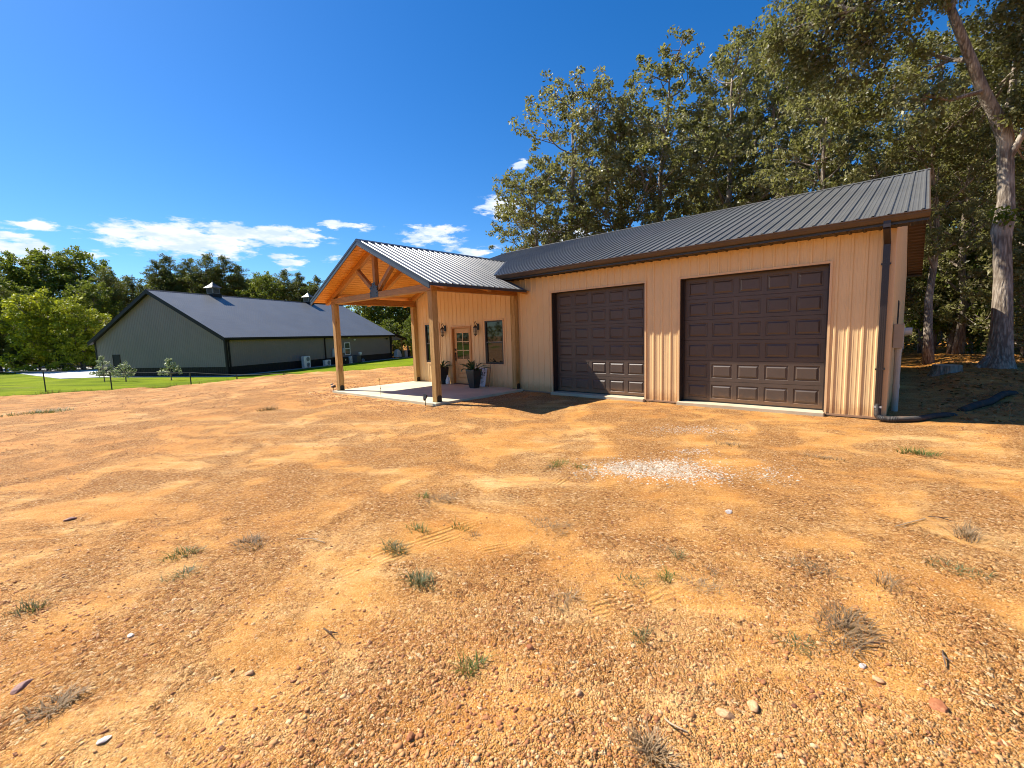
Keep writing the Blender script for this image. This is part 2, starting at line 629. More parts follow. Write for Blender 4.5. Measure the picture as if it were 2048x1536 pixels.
    hgt = t.math('ADD', t.math('MULTIPLY', n3, 1.2), t.math('MULTIPLY', t.noise(P, 60, 3, 0.6), 0.25))
    peb1 = t.math('MULTIPLY', t.math('SUBTRACT', 0.5, v1.outputs['Distance']), t.math('MULTIPLY', m1, 1.6))
    peb2 = t.math('MULTIPLY', t.math('SUBTRACT', 0.5, v2.outputs['Distance']), t.math('ADD', 0.25, t.math('MULTIPLY', gr, 0.5)))
    hgt = t.math('ADD', hgt, t.math('ADD', peb1, peb2))
    hgt = t.math('ADD', hgt, t.math('ADD', t.math('MULTIPLY', st, 1.0), t.math('MULTIPLY', st2, -1.6)))
    hgt = t.math('ADD', hgt, t.math('MULTIPLY', tr, 0.34))
    t.put(b.inputs['Normal'], t.bump(hgt, 1.0, 0.021))
    return m


TRACKS = [(1130, 985, 2040, 885, 0.11, 0.055), (1150, 940, 1700, 915, 0.10, 0.055), (1200, 1025, 1560, 962, .11, .055), (960, 1040, 1240, 905, 0.12, 0.055),
          (1105, 1240, 1360, 1180, 0.10, 0.05), (690, 1140, 1010, 1030, 0.14, 0.06), (860, 1130, 1080, 1075, 0.11, 0.05),
          (560, 1030, 820, 985, 0.14, .06), (1060, 1000, 1270, 940, .1, .05), (120, 850, 640, 815, .2, .09), (60, 830, 560, 790, .2, .09)]

# ground sheet: polar grid, fine close by and coarse far off
ns = 560
angs = np.concatenate([np.linspace(-math.radians(66), math.radians(66), ns), np.linspace(math.radians(66), 2 * math.pi - math.radians(66), 70)[1:-1]])
rad = np.concatenate([[0.0], 0.6 * np.exp(np.linspace(0, math.log(900 / 0.6), 540))])
A, Rr = np.meshgrid(angs, rad)
gx_, gy_ = xy(Rr * np.sin(A), Rr * np.cos(A))
gz_ = terrain(gx_, gy_)
nr, na = gx_.shape
ii = np.arange(nr * na).reshape(nr, na)
jn = np.roll(ii, -1, axis=1)
quads = np.stack([ii[:-1], ii[1:], jn[1:], jn[:-1]], -1).reshape(-1, 4)
litter = sst(gx_, 0.5, 1.3) * sst(gy_, 1.0, 9.0) * 0.5
litter = np.maximum(litter, sst(gy_, 9.5, 12.5) * sst(gx_, -16, -13))
lat_, dep_ = ld(gx_, gy_)
litter = np.maximum(litter, sst(dep_, 60, 66))
ground_me = np_mesh('ground', np.stack([gx_, gy_, gz_], -1).reshape(-1, 3), quads, None, ground_material(), True, {'litter': litter.ravel()})
ground = tag(link('ground', ground_me), 'rutted orange clay yard with scattered gravel', None, kind='structure')


# lawn sheet beyond the pad edge
def lawn_material():
    m, t, b = new_mat('lawn_grass')
    P = t.n('ShaderNodeNewGeometry').outputs['Position']
    n1 = t.noise(P, 0.25, 5, 0.6)
    n2 = t.noise(t.vmath('MULTIPLY', P, (1, 1, .2)), 22, 5, 0.7)
    c = t.ramp(t.math('ADD', t.math('MULTIPLY', n1, 0.6), t.math('MULTIPLY', n2, 0.4)),
               [(0.35, (0.075, 0.115, 0.004)), (0.5, (0.155, 0.205, 0.005)), (0.68, (0.25, 0.28, 0.012))])
    c = t.mix(t.math('MULTIPLY', t.step(t.noise(P, 0.6, 4), 0.55, 0.75), 0.4), c, (0.24, 0.22, 0.06))
    t.put(b.inputs['Base Color'], c)
    b.inputs['Roughness'].default_value = 0.9
    b.inputs['Specular IOR Level'].default_value = 0.04
    t.put(b.inputs['Normal'], t.bump(n2, 1.0, 0.06))
    return m


LAWN_M = lawn_material()
lats = np.concatenate([np.linspace(-160, -40, 60)[:-1], np.linspace(-40, 6, 220)])
vv = np.concatenate([np.linspace(0, 0.08, 12)[:-1], np.linspace(0.08, 1, 50)])
LA, V_ = np.meshgrid(lats, vv)
E_ = pad_edge(LA) + 0.55 + 0.5 * (fbm(LA * 1.3, LA * 0, 3, 41) - 0.5) + 0.35 * (vnoise(LA * 6, LA * 0, 42) - 0.5)
DE = E_ + (66 - E_) * V_
lx, ly = xy(LA, DE)
lz = np.maximum(lawn_h(LA, DE), terrain(lx, ly)) + 0.02 + 0.03 * (fbm(lx * 1.5, ly * 1.5, 3, 44) - .5)
lz[0] -= 0.04
ii = np.arange(lx.size).reshape(lx.shape)
quads = np.stack([ii[:-1, :-1], ii[1:, :-1], ii[1:, 1:], ii[:-1, 1:]], -1).reshape(-1, 4)
quads = quads[:, ::-1]
tag(link('lawn', np_mesh('lawn', np.stack([lx, ly, lz], -1).reshape(-1, 3), quads, None, LAWN_M, True)),
    'green mown lawn sloping from the clay pad to the grey barn', kind='structure')


def lawn_z(x, y):
    la, de = ld(x, y)
    return float(max(lawn_h(la, de), terrain(np.array([x]), np.array([y]))[0])) + 0.02


# pale concrete lot left of the grey barn
CONC = mat('lot_concrete', (0.62, 0.62, 0.60), 0.8, 0.3, var=0.12, vscale=0.15, dirt=((0.36, 0.34, 0.31), 0.35, 0.25), bump=0.15, bscale=6)
lot = MB()
lp = [xy(-44.3, 43.8), xy(-66, 59.0), xy(-125, 96), xy(-125, 108), xy(-57, 63.5), xy(-40, 58), xy(-37, 44.2)]
lot.prism([(x, y, -1.16) for x, y in lp], (0, 0, 0.105))
tag(lot.build('parking_lot', CONC), 'pale concrete lot beyond the lawn beside the grey barn', kind='structure')

# ------------------------------------------------------------------ ribbed metal sheets
RIB = 0.2286


def rib_profile(u0, u1, phase=0.0, h=0.019, minor=True):
    """(u, height) points of a ribbed sheet between u0 and u1"""
    pts = {round(u0, 5), round(u1, 5)}
    pat = [(-0.032, 0), (-0.016, 1), (0.016, 1), (0.032, 0)]
    if minor:
        pat += [(0.062, 0), (0.070, .18), (0.084, .18), (0.092, 0), (0.136, 0), (0.144, .18), (0.158, .18), (0.166, 0)]
    k0 = int(math.floor((u0 - phase) / RIB)) - 1
    k1 = int(math.ceil((u1 - phase) / RIB)) + 1
    keys = []
    for k in range(k0, k1 + 1):
        for du, hh in pat:
            keys.append((phase + k * RIB + du, hh * h))
    keys.sort()

    def hh(u):
        for i in range(len(keys) - 1):
            if keys[i][0] <= u <= keys[i + 1][0]:
                a, b = keys[i], keys[i + 1]
                return a[1] + (b[1] - a[1]) * (u - a[0]) / max(b[0] - a[0], 1e-9)
        return 0.0
    us = sorted(pts | {round(k[0], 5) for k in keys if u0 < k[0] < u1})
    return [(u, hh(u)) for u in us]


def sheet(mb, fn, u0, u1, lo, hi, phase=0.0, h=0.019, minor=True):
    """ribbed sheet: fn(u, v, height) -> point; lo/hi give its ends along the ribs"""
    pr = rib_profile(u0, u1, phase, h, minor)
    o = len(mb.v)
    for u, q in pr:
        a = lo(u) if callable(lo) else lo
        b = hi(u) if callable(hi) else hi
        mb.v.append(fn(u, a, q))
        mb.v.append(fn(u, max(a, b), q))
    for i in range(len(pr) - 1):
        mb.f.append((o + 2 * i, o + 2 * i + 2, o + 2 * i + 3, o + 2 * i + 1))
        mb.m.append(0)
    return mb


# ------------------------------------------------------------------ materials of the buildings
def splash(m, top=.32, amt=.5):
    t = NT(m.node_tree)
    b = m.node_tree.nodes['Principled BSDF']
    src = b.inputs['Base Color'].links[0].from_socket
    g = t.n('ShaderNodeNewGeometry')
    sp = t.n('ShaderNodeSeparateXYZ')
    t.put(sp.inputs[0], g.outputs['Position'])
    n = t.noise(g.outputs['Position'], 7, 6, .7)
    f = t.math('SUBTRACT', t.math('ADD', n, .25), t.math('DIVIDE', sp.outputs[2], top))
    f = t.math('MULTIPLY', t.step(f, .0, .8), amt)
    t.put(b.inputs['Base Color'], t.mix(f, src, (.42, .19, .06)))


TAN = mat('tan_metal', (0.76, 0.515, 0.25), 0.42, 0.35, var=0.03, vscale=1.2, dirt=((0.42, 0.22, 0.09), 0.06, 1.5))
TANTRIM = mat('tan_trim', (0.72, 0.46, 0.23), 0.4, 0.4, var=0.03)
BLACKROOF = mat('black_roof_metal', (0.125, 0.122, 0.115), 0.32, 0.5, var=0.10, vscale=0.8, dirt=((0.12, 0.11, 0.10), 0.25, 0.9), rvar=0.12)
BLACKTRIM = mat('black_trim', (0.030, 0.032, 0.037), 0.35, 0.5, var=0.05)
SOFFIT = mat('brown_soffit', (0.022, 0.014, 0.010), 0.5, 0.4, var=0.08)
GUTTER = mat('brown_gutter', (0.075, 0.042, 0.022), 0.33, 0.5, var=0.05, dirt=((0.16, 0.10, 0.06), 0.2, 2.0))
DSPOUT = mat('brown_downspout', (0.034, 0.024, 0.021), 0.32, 0.5, var=0.05)
BROWNDOOR = mat('brown_door_steel', (0.082, 0.056, 0.040), 0.42, 0.5, var=0.05, vscale=4, bump=0.12, bscale=160, dirt=((0.13, 0.09, 0.07), 0.18, 1.3))
JAMB = mat('brown_jamb', (0.030, 0.020, 0.017), 0.5, 0.4)
splash(TAN, .40, .55)
splash(BROWNDOOR, .35, .35)
SLABC = mat('porch_concrete', (0.54, 0.50, 0.35), 0.8, 0.3, var=0.10, vscale=1.1, dirt=((0.40, 0.28, 0.17), 0.35, 1.2), bump=0.15, bscale=40)
SILLC = mat('sill_concrete', (0.52, 0.43, 0.29), 0.85, 0.3, var=0.12, vscale=2, dirt=((0.40, 0.2, 0.08), 0.4, 4), bump=0.2, bscale=50)
GLASS = mat('dark_glass', (0.012, 0.014, 0.014), 0.03, 0.6, var=0.0, rvar=0.0)
BLACKFR = mat('black_window_frame', (0.020, 0.016, 0.015), 0.35, 0.5, var=0.04)
IRON = mat('black_iron', (0.014, 0.013, 0.012), 0.42, 0.5, var=0.05)
PLATE = mat('grey_steel_plate', (0.040, 0.045, 0.055), 0.45, 0.5, var=0.08)
BRONZE = mat('dark_bronze', (0.045, 0.018, 0.010), 0.35, 0.6, metal=0.4, var=0.08)
FOGLASS = mat('lantern_glass', (0.50, 0.40, 0.27), 0.15, 0.5, var=0.03)
POSTW = wood('treated_post', (0.30, 0.155, 0.035), (0.55, 0.345, 0.125), (0.11, 0.045, 0.012), 'z', 0.65, checks=0.3)
BEAMX = wood('treated_beam_across', (0.29, 0.14, 0.04), (0.48, 0.26, 0.09), (0.09, 0.04, 0.015), 'x', 0.6, checks=0.4)
BEAMY = wood('treated_beam_along', (0.26, 0.105, 0.022), (0.42, 0.185, 0.045), (0.10, 0.035, 0.012), 'y', 0.55)
STRUTW = wood('treated_strut', (0.27, 0.12, 0.035), (0.44, 0.23, 0.085), (0.10, 0.04, 0.015), 'z', 0.6, checks=0.2)
RAFTW = wood('stained_rafter', (0.42, 0.165, 0.030), (0.58, 0.265, 0.055), (0.15, 0.045, 0.012), 'x', 0.5)
CEILW = wood('pine_ceiling', (0.70, 0.26, 0.030), (0.86, 0.41, 0.070), (0.24, 0.065, 0.015), 'y', 0.38, spec=0.4, knots=1.0)
DOORW = wood('stained_door', (0.60, 0.31, 0.115), (0.70, 0.40, 0.165), (0.45, 0.20, 0.07), 'z', 0.4, knots=0.1)
JAMBW = wood('stained_jamb', (0.48, 0.20, 0.05), (0.60, 0.28, 0.08), (0.35, 0.13, 0.03), 'z', 0.4, knots=0.1)

# ------------------------------------------------------------------ the tan garage
SLOPE = 0.342
RY, RZ = 6.10, 5.98
EY, EZ = -0.45, 3.74
XR, XL = 0.465, -15.45
BW, BD = -15.0, 12.2
PXL, PXR, PRX = -15.03, -9.51, -12.27
PYF, PYB = -3.47, -0.11
PF = -4.05
PS, PZ = 0.469, 4.79
PHW = 3.39
SOF = 3.575


def mz(y):
    return RZ - SLOPE * abs(y - RY)


def pz(x):
    return PZ - PS * abs(x - PRX)


G = thing('garage_building', 'tan ribbed metal garage with black roof, timber porch and two brown overhead doors', 'building')
ORG[G.name] = (0, 0, 0)
D1 = (-4.045, -0.983)
D2 = (-8.046, -4.985)
DH = 3.048
ED = (-12.77, -11.81, 2.11)
WR_ = (-11.01, -10.13, 0.80, 2.32)
WL_ = (-14.45, -13.57, 0.80, 2.32)
openings = [(D1[0], D1[1], -1, DH), (D2[0], D2[1], -1, DH), (ED[0], ED[1], -1, ED[2]), WR_, WL_]


def wall_top(x):
    # under the porch the siding runs up to the timber ceiling
    if -15.0 <= x <= -8.95:
        return max(SOF if x < -14.6 or x > -9.9 else 0, min(pz(x) - 0.07, 4.7)) if -14.6 < x < -9.9 else min(SOF, 9)
    return SOF


# front siding: one metal sheet every 0.914 m, cut round the openings
k = 0
x1 = -0.06
while x1 > BW + 0.01:
    x0 = max(BW, -0.06 - 0.9144 * (k + 1))
    mb = MB()
    cuts = sorted({x0, x1} | {c for o in openings for c in o[:2] if x0 < c < x1} | {c for c in (-14.6, -9.9, PRX) if x0 < c < x1})
    for a, b in zip(cuts, cuts[1:]):
        zs = [(-0.05, None)]
        for o in openings:
            if o[0] <= a + 1e-6 and b <= o[1] + 1e-6:
                zs = [(o[3], None)] if o[2] < 0 else [(-0.05, o[2]), (o[3], None)]
        mid = (a + b) / 2
        for zl, zh in zs:
            top = (lambda u: SOF) if not (-14.6 < mid < -9.9) else (lambda u: pz(u) - 0.07)
            sheet(mb, lambda u, v, q: (u, -q, v), a, b, zl, (zh if zh is not None else top), phase=-0.06 - 0.1143)
    mb.build('siding_panel', TAN, G)
    x1 = x0
    k += 1
# right gable, back and left walls
k = 0
y0 = 0.06
while y0 < BD - 0.01:
    y1 = min(BD, 0.06 + 0.9144 * (k + 1))
    mb = MB()
    cuts = sorted({y0, y1} | {c for c in (3.4, 4.3, RY) if y0 < c < y1})
    for a, b in zip(cuts, cuts[1:]):
        for zl, zh in ([(-0.05, 1.3), (2.35, None)] if 3.39 < (a + b) / 2 < 4.31 else [(-0.05, None)]):
            sheet(mb, lambda u, v, q: (q, u, v), a, b, zl, zh if zh is not None else (lambda u: mz(u) - 0.10), phase=0.17)
    mb.build('siding_panel', TAN, G)
    mb = MB()
    sheet(mb, lambda u, v, q: (BW - q, u, v), y0, y1, -0.05, (lambda u: mz(u) - 0.10), phase=0.17)
    mb.build('siding_panel', TAN, G)
    y0 = y1
    k += 1
mb = MB()
sheet(mb, lambda u, v, q: (u, BD + q, v), BW, 0, -0.05, SOF, phase=0.1)
mb.build('back_siding', TAN, G)
# base trim, corner trim, opening trim
for a, b in ((D1[1] + .05, 0.02), (D2[1] + .05, D1[0] - .05), (PXR + .12, D2[0] - .05)):
    mb = MB()
    mb.box((a, -0.028, -0.075), (b, 0.01, -0.035))
    mb.build('base_trim', mat('base_trim_tan', (0.34, 0.20, 0.11), 0.5), G)
mb = MB()
mb.box((-0.10, -0.026, -0.06), (0.026, 0.004, SOF)).box((-0.004, 0.004, -0.06), (0.026, 0.10, SOF))
mb.build('corner_trim', TANTRIM, G, bevel=0.004)


def opening_trim(x0, x1, z0, z1, m=TANTRIM, w=0.045, name='opening_trim', sill=False):
    mb = MB()
    mb.box((x0 - w, -0.030, z0), (x0 - 0.002, 0.02, z1 + w)).box((x1 + 0.002, -0.030, z0), (x1 + w, 0.02, z1 + w))
    mb.box((x0 - 0.001, -0.0285, z1), (x1 + 0.001, 0.02, z1 + w - 0.003))
    if sill:
        mb.box((x0 - 0.001, -0.0285, z0 - w), (x1 + 0.001, 0.02, z0))
        mb.box((x0 - w, -0.0295, z0 - w), (x0 - 0.002, 0.02, z0 - 0.001)).box((x1 + 0.002, -0.0295, z0 - w), (x1 + w, 0.02, z0 - 0.001))
    return mb.build(name, m, G)


opening_trim(D1[0], D1[1], -0.06, DH)
opening_trim(D2[0], D2[1], -0.06, DH)
opening_trim(*WR_[:2], WR_[2], WR_[3], sill=True)
opening_trim(*WL_[:2], WL_[2], WL_[3], sill=True)
# concrete stem and door sills
mb = MB()
mb.box((BW + .02, 0.03, -0.4), (-0.03, BD - .03, -0.06))
mb.build('foundation', SILLC, G)
for d in (D1, D2):
    mb = MB()
    mb.box((d[0] - 0.02, -0.14, -0.30), (d[1] + 0.02, 0.40, -0.018))
    mb.build('door_sill', SILLC, G, bevel=0.012)

# overhead doors: six sections, thirty pressed panels each
YD = 0.20


def panel_mesh(w, h):
    """pressed steel field: groove down, then bevel up to a raised centre; origin at the lower left corner"""
    rings = [(0, 0.0), (0.012, 0.013), (0.030, 0.013), (0.062, -0.006)]
    vs, fs = [], []
    for ins, dep in rings:
        vs += [(ins, dep, ins), (w - ins, dep, ins), (w - ins, dep, h - ins), (ins, dep, h - ins)]
    for r in range(len(rings) - 1):
        for k in range(4):
            a, b = r * 4 + k, r * 4 + (k + 1) % 4
            fs.append((a, b, b + 4, a + 4))
    o = 4 * (len(rings) - 1)
    fs.append((o, o + 1, o + 2, o + 3))
    me = bpy.data.meshes.new('door_panel')
    me.from_pydata(vs, [], fs)
    me.materials.append(BROWNDOOR)
    return me


def overhead_door(x0, x1):
    W_ = x1 - x0 - 0.04
    xs = x0 + 0.02
    SH = (DH - 0.01) / 6
    stile, rail = 0.105, 0.085
    pw = (W_ - stile * 6) / 5
    ph = SH - 2 * rail
    mb = MB()
    pm = panel_mesh(pw, ph)
    spots = []
    for r in range(6):
        zb = 0.0 + r * SH
        g = 0.004
        z0, z1 = zb + g, zb + SH - g
        # rails and stiles lie round holes that the pressed panels fill
        def quad(a, b, c, d, y=YD):
            mb.add([(a, y, b), (c, y, b), (c, y, d), (a, y, d)], [(0, 1, 2, 3)])
        quad(xs, z0, xs + W_, zb + rail)
        quad(xs, zb + SH - rail, xs + W_, z1)
        for c in range(6):
            a = xs + c * (pw + stile)
            quad(a, zb + rail, a + stile, zb + SH - rail)
            if c < 5:
                spots.append((a + stile, YD, zb + rail))
        # rolled section edges
        mb.add([(xs, YD, z1), (xs + W_, YD, z1), (xs + W_, YD + .012, z1 + g), (xs, YD + .012, z1 + g)], [(0, 1, 2, 3)])
        mb.add([(xs, YD + .012, zb), (xs + W_, YD + .012, zb), (xs + W_, YD, z0), (xs, YD, z0)], [(0, 1, 2, 3)])
    mb.box((xs, YD + 0.03, 0.0), (xs + W_, YD + 0.05, DH - 0.01))
    d = mb.build('garage_door', BROWNDOOR, G)
    for s in spots:
        o = link('door_panel', pm, d, s)
    mb = MB()
    mb.box((xs, YD - 0.012, -0.016), (xs + W_, YD + 0.025, 0.012))
    mb.build('bottom_seal', IRON, d)
    mb = MB()
    mb.box((x0 - 0.001, 0.004, -0.02), (x0 + 0.018, 0.28, DH)).box((x1 - 0.018, 0.004, -0.02), (x1 + 0.001, 0.28, DH))
    mb.box((x0 + .018, 0.005, DH - 0.012), (x1 - .018, 0.28, DH + 0.02))
    mb.box((x0 + .018, YD - 0.03, -0.015), (x0 + .050, YD - 0.012, DH - .012)).box((x1 - .050, YD - 0.03, -0.015), (x1 - .018, YD - 0.012, DH - .012))
    mb.build('door_jamb', JAMB, G)


overhead_door(*D1)
overhead_door(*D2)

# windows
def window(x0, x1, z0, z1, side=None):
    f = MB()
    t = 0.045
    y0, y1 = -0.012, 0.05
    f.box((x0, y0, z0), (x0 + t, y1, z1)).box((x1 - t, y0, z0), (x1, y1, z1))
    f.box((x0 + t, y0, z0), (x1 - t, y1, z0 + t)).box((x0 + t, y0, z1 - t), (x1 - t, y1, z1))
    w = f.build('window', BLACKFR, G)
    zm = (z0 + z1) / 2
    f = MB()
    f.box((x0 + t, y0 + .012, zm - 0.02), (x1 - t, y1, zm + 0.02))
    s = 0.03
    f.box((x0 + t, y0 + .010, z0 + t), (x0 + t + s, y1, zm - .02)).box((x1 - t - s, y0 + .010, z0 + t), (x1 - t, y1, zm - .02))
    f.box((x0 + t + s, y0 + .011, z0 + t), (x1 - t - s, y1, z0 + t + s))
    f.build('sash', BLACKFR, w)
    f = MB()
    f.box((x0 + t + .002, y0 + .006, zm + 0.012), (x1 - t - .002, y0 + .020, zm + 0.024))
    f.build('meeting_rail', mat('pale_rail', (0.38, 0.34, 0.30), 0.4), w)
    for a, b in ((z0 + t, zm - .02), (zm + .02, z1 - t)):
        f = MB()
        f.box((x0 + t, 0.030, a), (x1 - t, 0.036, b))
        f.build('pane', GLASS, w)


window(*WR_)
window(*WL_)
f = MB()
f.box((-0.03, 3.4, 1.3), (0.03, 3.445, 2.35)).box((-0.03, 4.255, 1.3), (0.03, 4.3, 2.35)).box((-0.03, 3.445, 1.3), (0.03, 4.255, 1.345)).box((-0.03, 3.445, 2.305), (0.03, 4.255, 2.35))
w = f.build('window', BLACKFR, G)
f = MB()
f.box((-0.01, 3.445, 1.345), (-0.004, 4.255, 2.305))
f.build('pane', GLASS, w)

# entry door: frame, leaf with six lights over two panels
f = MB()
a, b, h = ED
f.box((a - 0.07, -0.035, 0.001), (a + 0.0, 0.10, h + 0.07)).box((b, -0.035, 0.001), (b + 0.07, 0.10, h + 0.07)).box((a, -0.034, h), (b, 0.10, h + 0.068))
dfm = f.build('door_frame', JAMBW, G)
f = MB()
f.box((a - 0.09, -0.042, h + 0.071), (b + 0.09, 0.0, h + 0.10))
f.build('drip_cap', TANTRIM, dfm)
la, lb = a + 0.006, b - 0.006
YL = 0.055
dl = MB()
st_ = 0.135
gz0, gz1 = 0.96, 1.93
dl.box((la, YL, 0.02), (la + st_, YL + .045, h - .005)).box((lb - st_, YL, 0.02), (lb, YL + .045, h - .005))
dl.box((la + st_, YL, gz1), (lb - st_, YL + .045, h - .005)).box((la + st_, YL, gz0 - .16), (lb - st_, YL + .045, gz0))
dl.box((la + st_, YL, 0.02), (lb - st_, YL + .045, 0.20)).box((la + st_, YL, 0.44), (lb - st_, YL + .045, 0.53))
leaf = dl.build('entry_door', DOORW, G, bevel=0.006)
for z0, z1 in ((0.20, 0.44), (0.53, gz0 - .16)):
    p = MB()
    w0, w1 = la + st_, lb - st_
    vs, fs = [], []
    for ins, yy in ((0, YL + .02), (0.035, YL + .02), (0.06, YL + .005)):
        vs += [(w0 + ins, yy, z0 + ins), (w1 - ins, yy, z0 + ins), (w1 - ins, yy, z1 - ins), (w0 + ins, yy, z1 - ins)]
    for r in (0, 1):
        fs += [(r * 4 + k, r * 4 + (k + 1) % 4, r * 4 + 4 + (k + 1) % 4, r * 4 + 4 + k) for k in range(4)]
    fs.append((8, 9, 10, 11))
    p.add(vs, fs).build('raised_panel', DOORW, leaf)
mu = MB()
xm = (la + lb) / 2
mu.box((xm - .013, YL + .006, gz0), (xm + .013, YL + .036, gz1))
for q in (1, 2):
    zq = gz0 + (gz1 - gz0) * q / 3
    mu.box((la + st_, YL + .007, zq - .013), (xm - .013, YL + .035, zq + .013)).box((xm + .013, YL + .007, zq - .013), (lb - st_, YL + .035, zq + .013))
mu.build('muntin', mat('pale_muntin', (0.66, 0.46, 0.24), 0.4), leaf)
for ci, (p0, p1) in enumerate(((la + st_, xm - .013), (xm + .013, lb - st_))):
    for q in range(3):
        z0 = gz0 + (gz1 - gz0) * q / 3 + .013 * (q > 0)
        z1 = gz0 + (gz1 - gz0) * (q + 1) / 3 - .013 * (q < 2)
        f = MB()
        f.box((p0, YL + .018, z0), (p1, YL + .024, z1))
        f.build('pane', GLASS, leaf)
hd = MB()
hx = la + 0.065
hd.lathe((hx, YL - 0.012, 1.30), [(0.0, -0.03), (0.03, -0.03), (0.034, 0), (0.03, 0.03), (0, 0.03)], 10)
hd.build('deadbolt', BRONZE, leaf)
hd = MB()
hd.box((hx - .022, YL - .012, 0.86), (hx + .022, YL - .001, 1.20))
hd.tube([(hx, YL - .01, 1.13), (hx, YL - .055, 1.09), (hx, YL - .06, 1.0), (hx, YL - .05, 0.92), (hx, YL - .01, 0.89)], [.011, .013, .014, .013, .010], 7)
hd.lathe((hx, YL - .04, 1.17), [(0.0, -.02), (.018, -.015), (.02, 0), (.012, .012), (0, .015)], 8)
hd.build('door_handle', BRONZE, leaf)
th = MB()
th.box((a, -0.06, 0.002), (b, 0.10, 0.019))
th.build('threshold', mat('dark_threshold', (0.075, 0.045, 0.04), 0.45), G)

# wall lanterns beside the entry door
def lantern(x, z):
    mb = MB()
    mb.box((x - .05, -0.034, z + 0.03), (x + .05, -0.006, z + 0.25))
    mb.tube([(x, -.03, z + .16), (x, -.09, z + .26), (x, -.145, z + .33), (x, -.18, z + .30), (x, -.175, z + .24), (x, -.16, z + .21)], .011, 6)
    y = -.155
    mb.lathe((x, y, z), [(0, .215), (.02, .21), (.03, .175), (.085, .125), (.088, .11), (.07, .105), (0, .104)], 12)
    mb.lathe((x, y, z), [(0, -.185), (.012, -.18), (.03, -.15), (.066, -.135), (.068, -.12), (0, -.118)], 12)
    for k in range(6):
        an = k * math.pi / 3 + .3
        p0 = (x + .064 * math.cos(an), y + .064 * math.sin(an), z - .12)
        p1 = (x + .078 * math.cos(an), y + .078 * math.sin(an), z + .106)
        mb.tube([p0, p1], .0065, 5)
    mb.lathe((x, y, z), [(.074, -.02), (.080, -.02), (.080, -.01), (.074, -.01)], 12)
    l = mb.build('wall_lantern', IRON, G)
    g = MB()
    g.lathe((x, y, z), [(.045, -.116), (.05, .0), (.055, .10)], 12)
    g.build('lantern_glass', FOGLASS, l, smooth=True)


lantern(-13.19, 1.99)
lantern(-11.35, 1.99)

# main roof
n_sheet = 0
x1 = XR
while x1 > XL + 0.01:
    x0 = max(XL, x1 - 0.9144)
    mb = MB()

    def vlo(u):
        dxx = abs(u - PRX)
        if dxx < (0.896 + 0.342 * 0.45) / PS:
            return (0.896 - PS * dxx) / SLOPE
        return EY
    cuts = sorted({x0, x1} | {c for c in (PRX, PRX - 2.238, PRX + 2.238) if x0 < c < x1})
    for a_, b_ in zip(cuts, cuts[1:]):
        sheet(mb, lambda u, v, q: (u, v, RZ - SLOPE * (RY - v) + q), a_, b_, vlo, RY, phase=XR - 0.10, h=0.027)
    mb.build('roof_panel', BLACKROOF, G)
    mb = MB()
    sheet(mb, lambda u, v, q: (u, v, RZ - SLOPE * (v - RY) + q), x0, x1, RY, BD + .45, phase=XR - 0.10, h=0.027)
    mb.build('roof_panel', BLACKROOF, G)
    x1 = x0
mb = MB()
mb.prism([(XL, RY - .17, mz(RY - .17) + .024), (XL, RY, RZ + .030), (XL, RY + .17, mz(RY + .17) + .024), (XL, RY, RZ + .018)], (XR - XL, 0, 0))
mb.build('ridge_cap', BLACKROOF, G)
# rake edges and the ribbed soffit under the gable overhangs
for xe, sg in ((XR, 1), (XL, -1)):
    xi = 0.03 if sg > 0 else BW - 0.03
    for ya, yb in ((EY, RY), (RY, BD + .45)):
        mb = MB()
        za, zb = mz(ya), mz(yb)
        mb.prism([(xe, ya, za + .012), (xe, yb, zb + .012), (xe, yb, zb - .16), (xe, ya, za - .16)], (-0.02 * sg, 0, 0))
        mb.build('rake_trim', GUTTER if sg > 0 else BLACKTRIM, G)
        mb = MB()
        L = math.hypot(yb - ya, zb - za)
        nu = Vector((0, (zb - za) / L, -(yb - ya) / L))
        if nu.z > 0:
            nu = -nu
        sheet(mb, lambda u, v, q: (v, ya + (yb - ya) * u / L + nu.y * (q + .13), za + (zb - za) * u / L + nu.z * (q + .13)), 0.02, L - .02,
              min(xi, xe - .02 * sg), max(xi, xe - .02 * sg), h=0.03, minor=False)
        mb.build('rake_soffit', mat('brown_rib_soffit', (.13, .075, .040), .5), G)
# eave: soffit, fascia, gutter
GX0 = -9.86
mb = MB()
sheet(mb, lambda u, v, q: (u, v, SOF + 0.004 - q), GX0 + .1, XR - .02, EY + .02, -0.001, h=0.02)
mb.build('eave_soffit', SOFFIT, G)
mb = MB()
mb.box((GX0, EY, SOF - .01), (XR - .02, EY + .018, EZ - .02))
mb.build('fascia', BLACKTRIM, G)
mb = MB()
gp_ = [(-.004, 0.0), (-.004, -.115), (-.075, -.118), (-.090, -.095), (-.108, -.055), (-.112, -.028), (-.130, -.018), (-.130, -.002), (-.122, -.002),
       (-.122, -.012), (-.104, -.022), (-.099, -.055), (-.082, -.090), (-.072, -.110), (-.012, -.108), (-.012, 0.0)]
mb.prism([(GX0, EY + p[0], EZ - .012 + p[1]) for p in gp_], (XR - GX0, 0, 0))
mb.build('gutter', GUTTER, G)
mb = MB()
for gx in np.arange(GX0 + .5, XR, 0.78):
    mb.box((gx - .012, EY - .118, EZ - .024), (gx + .012, EY - .010, EZ - .018))
mb.build('gutter_hanger', BLACKTRIM, G)
mb = MB()
mb.box((XL + .02, BD + .43, SOF), (XR - .02, BD + .45, mz(BD + .45) - .01))
mb.box((XL + .02, BD + .01, SOF), (XR - .02, BD + .43, SOF + .015))
mb.build('back_fascia', BLACKTRIM, G)
mb = MB()
mb.prism([(XL, BD + .45 - p[0], EZ - .012 + p[1]) for p in gp_], (XR - XL, 0, 0))
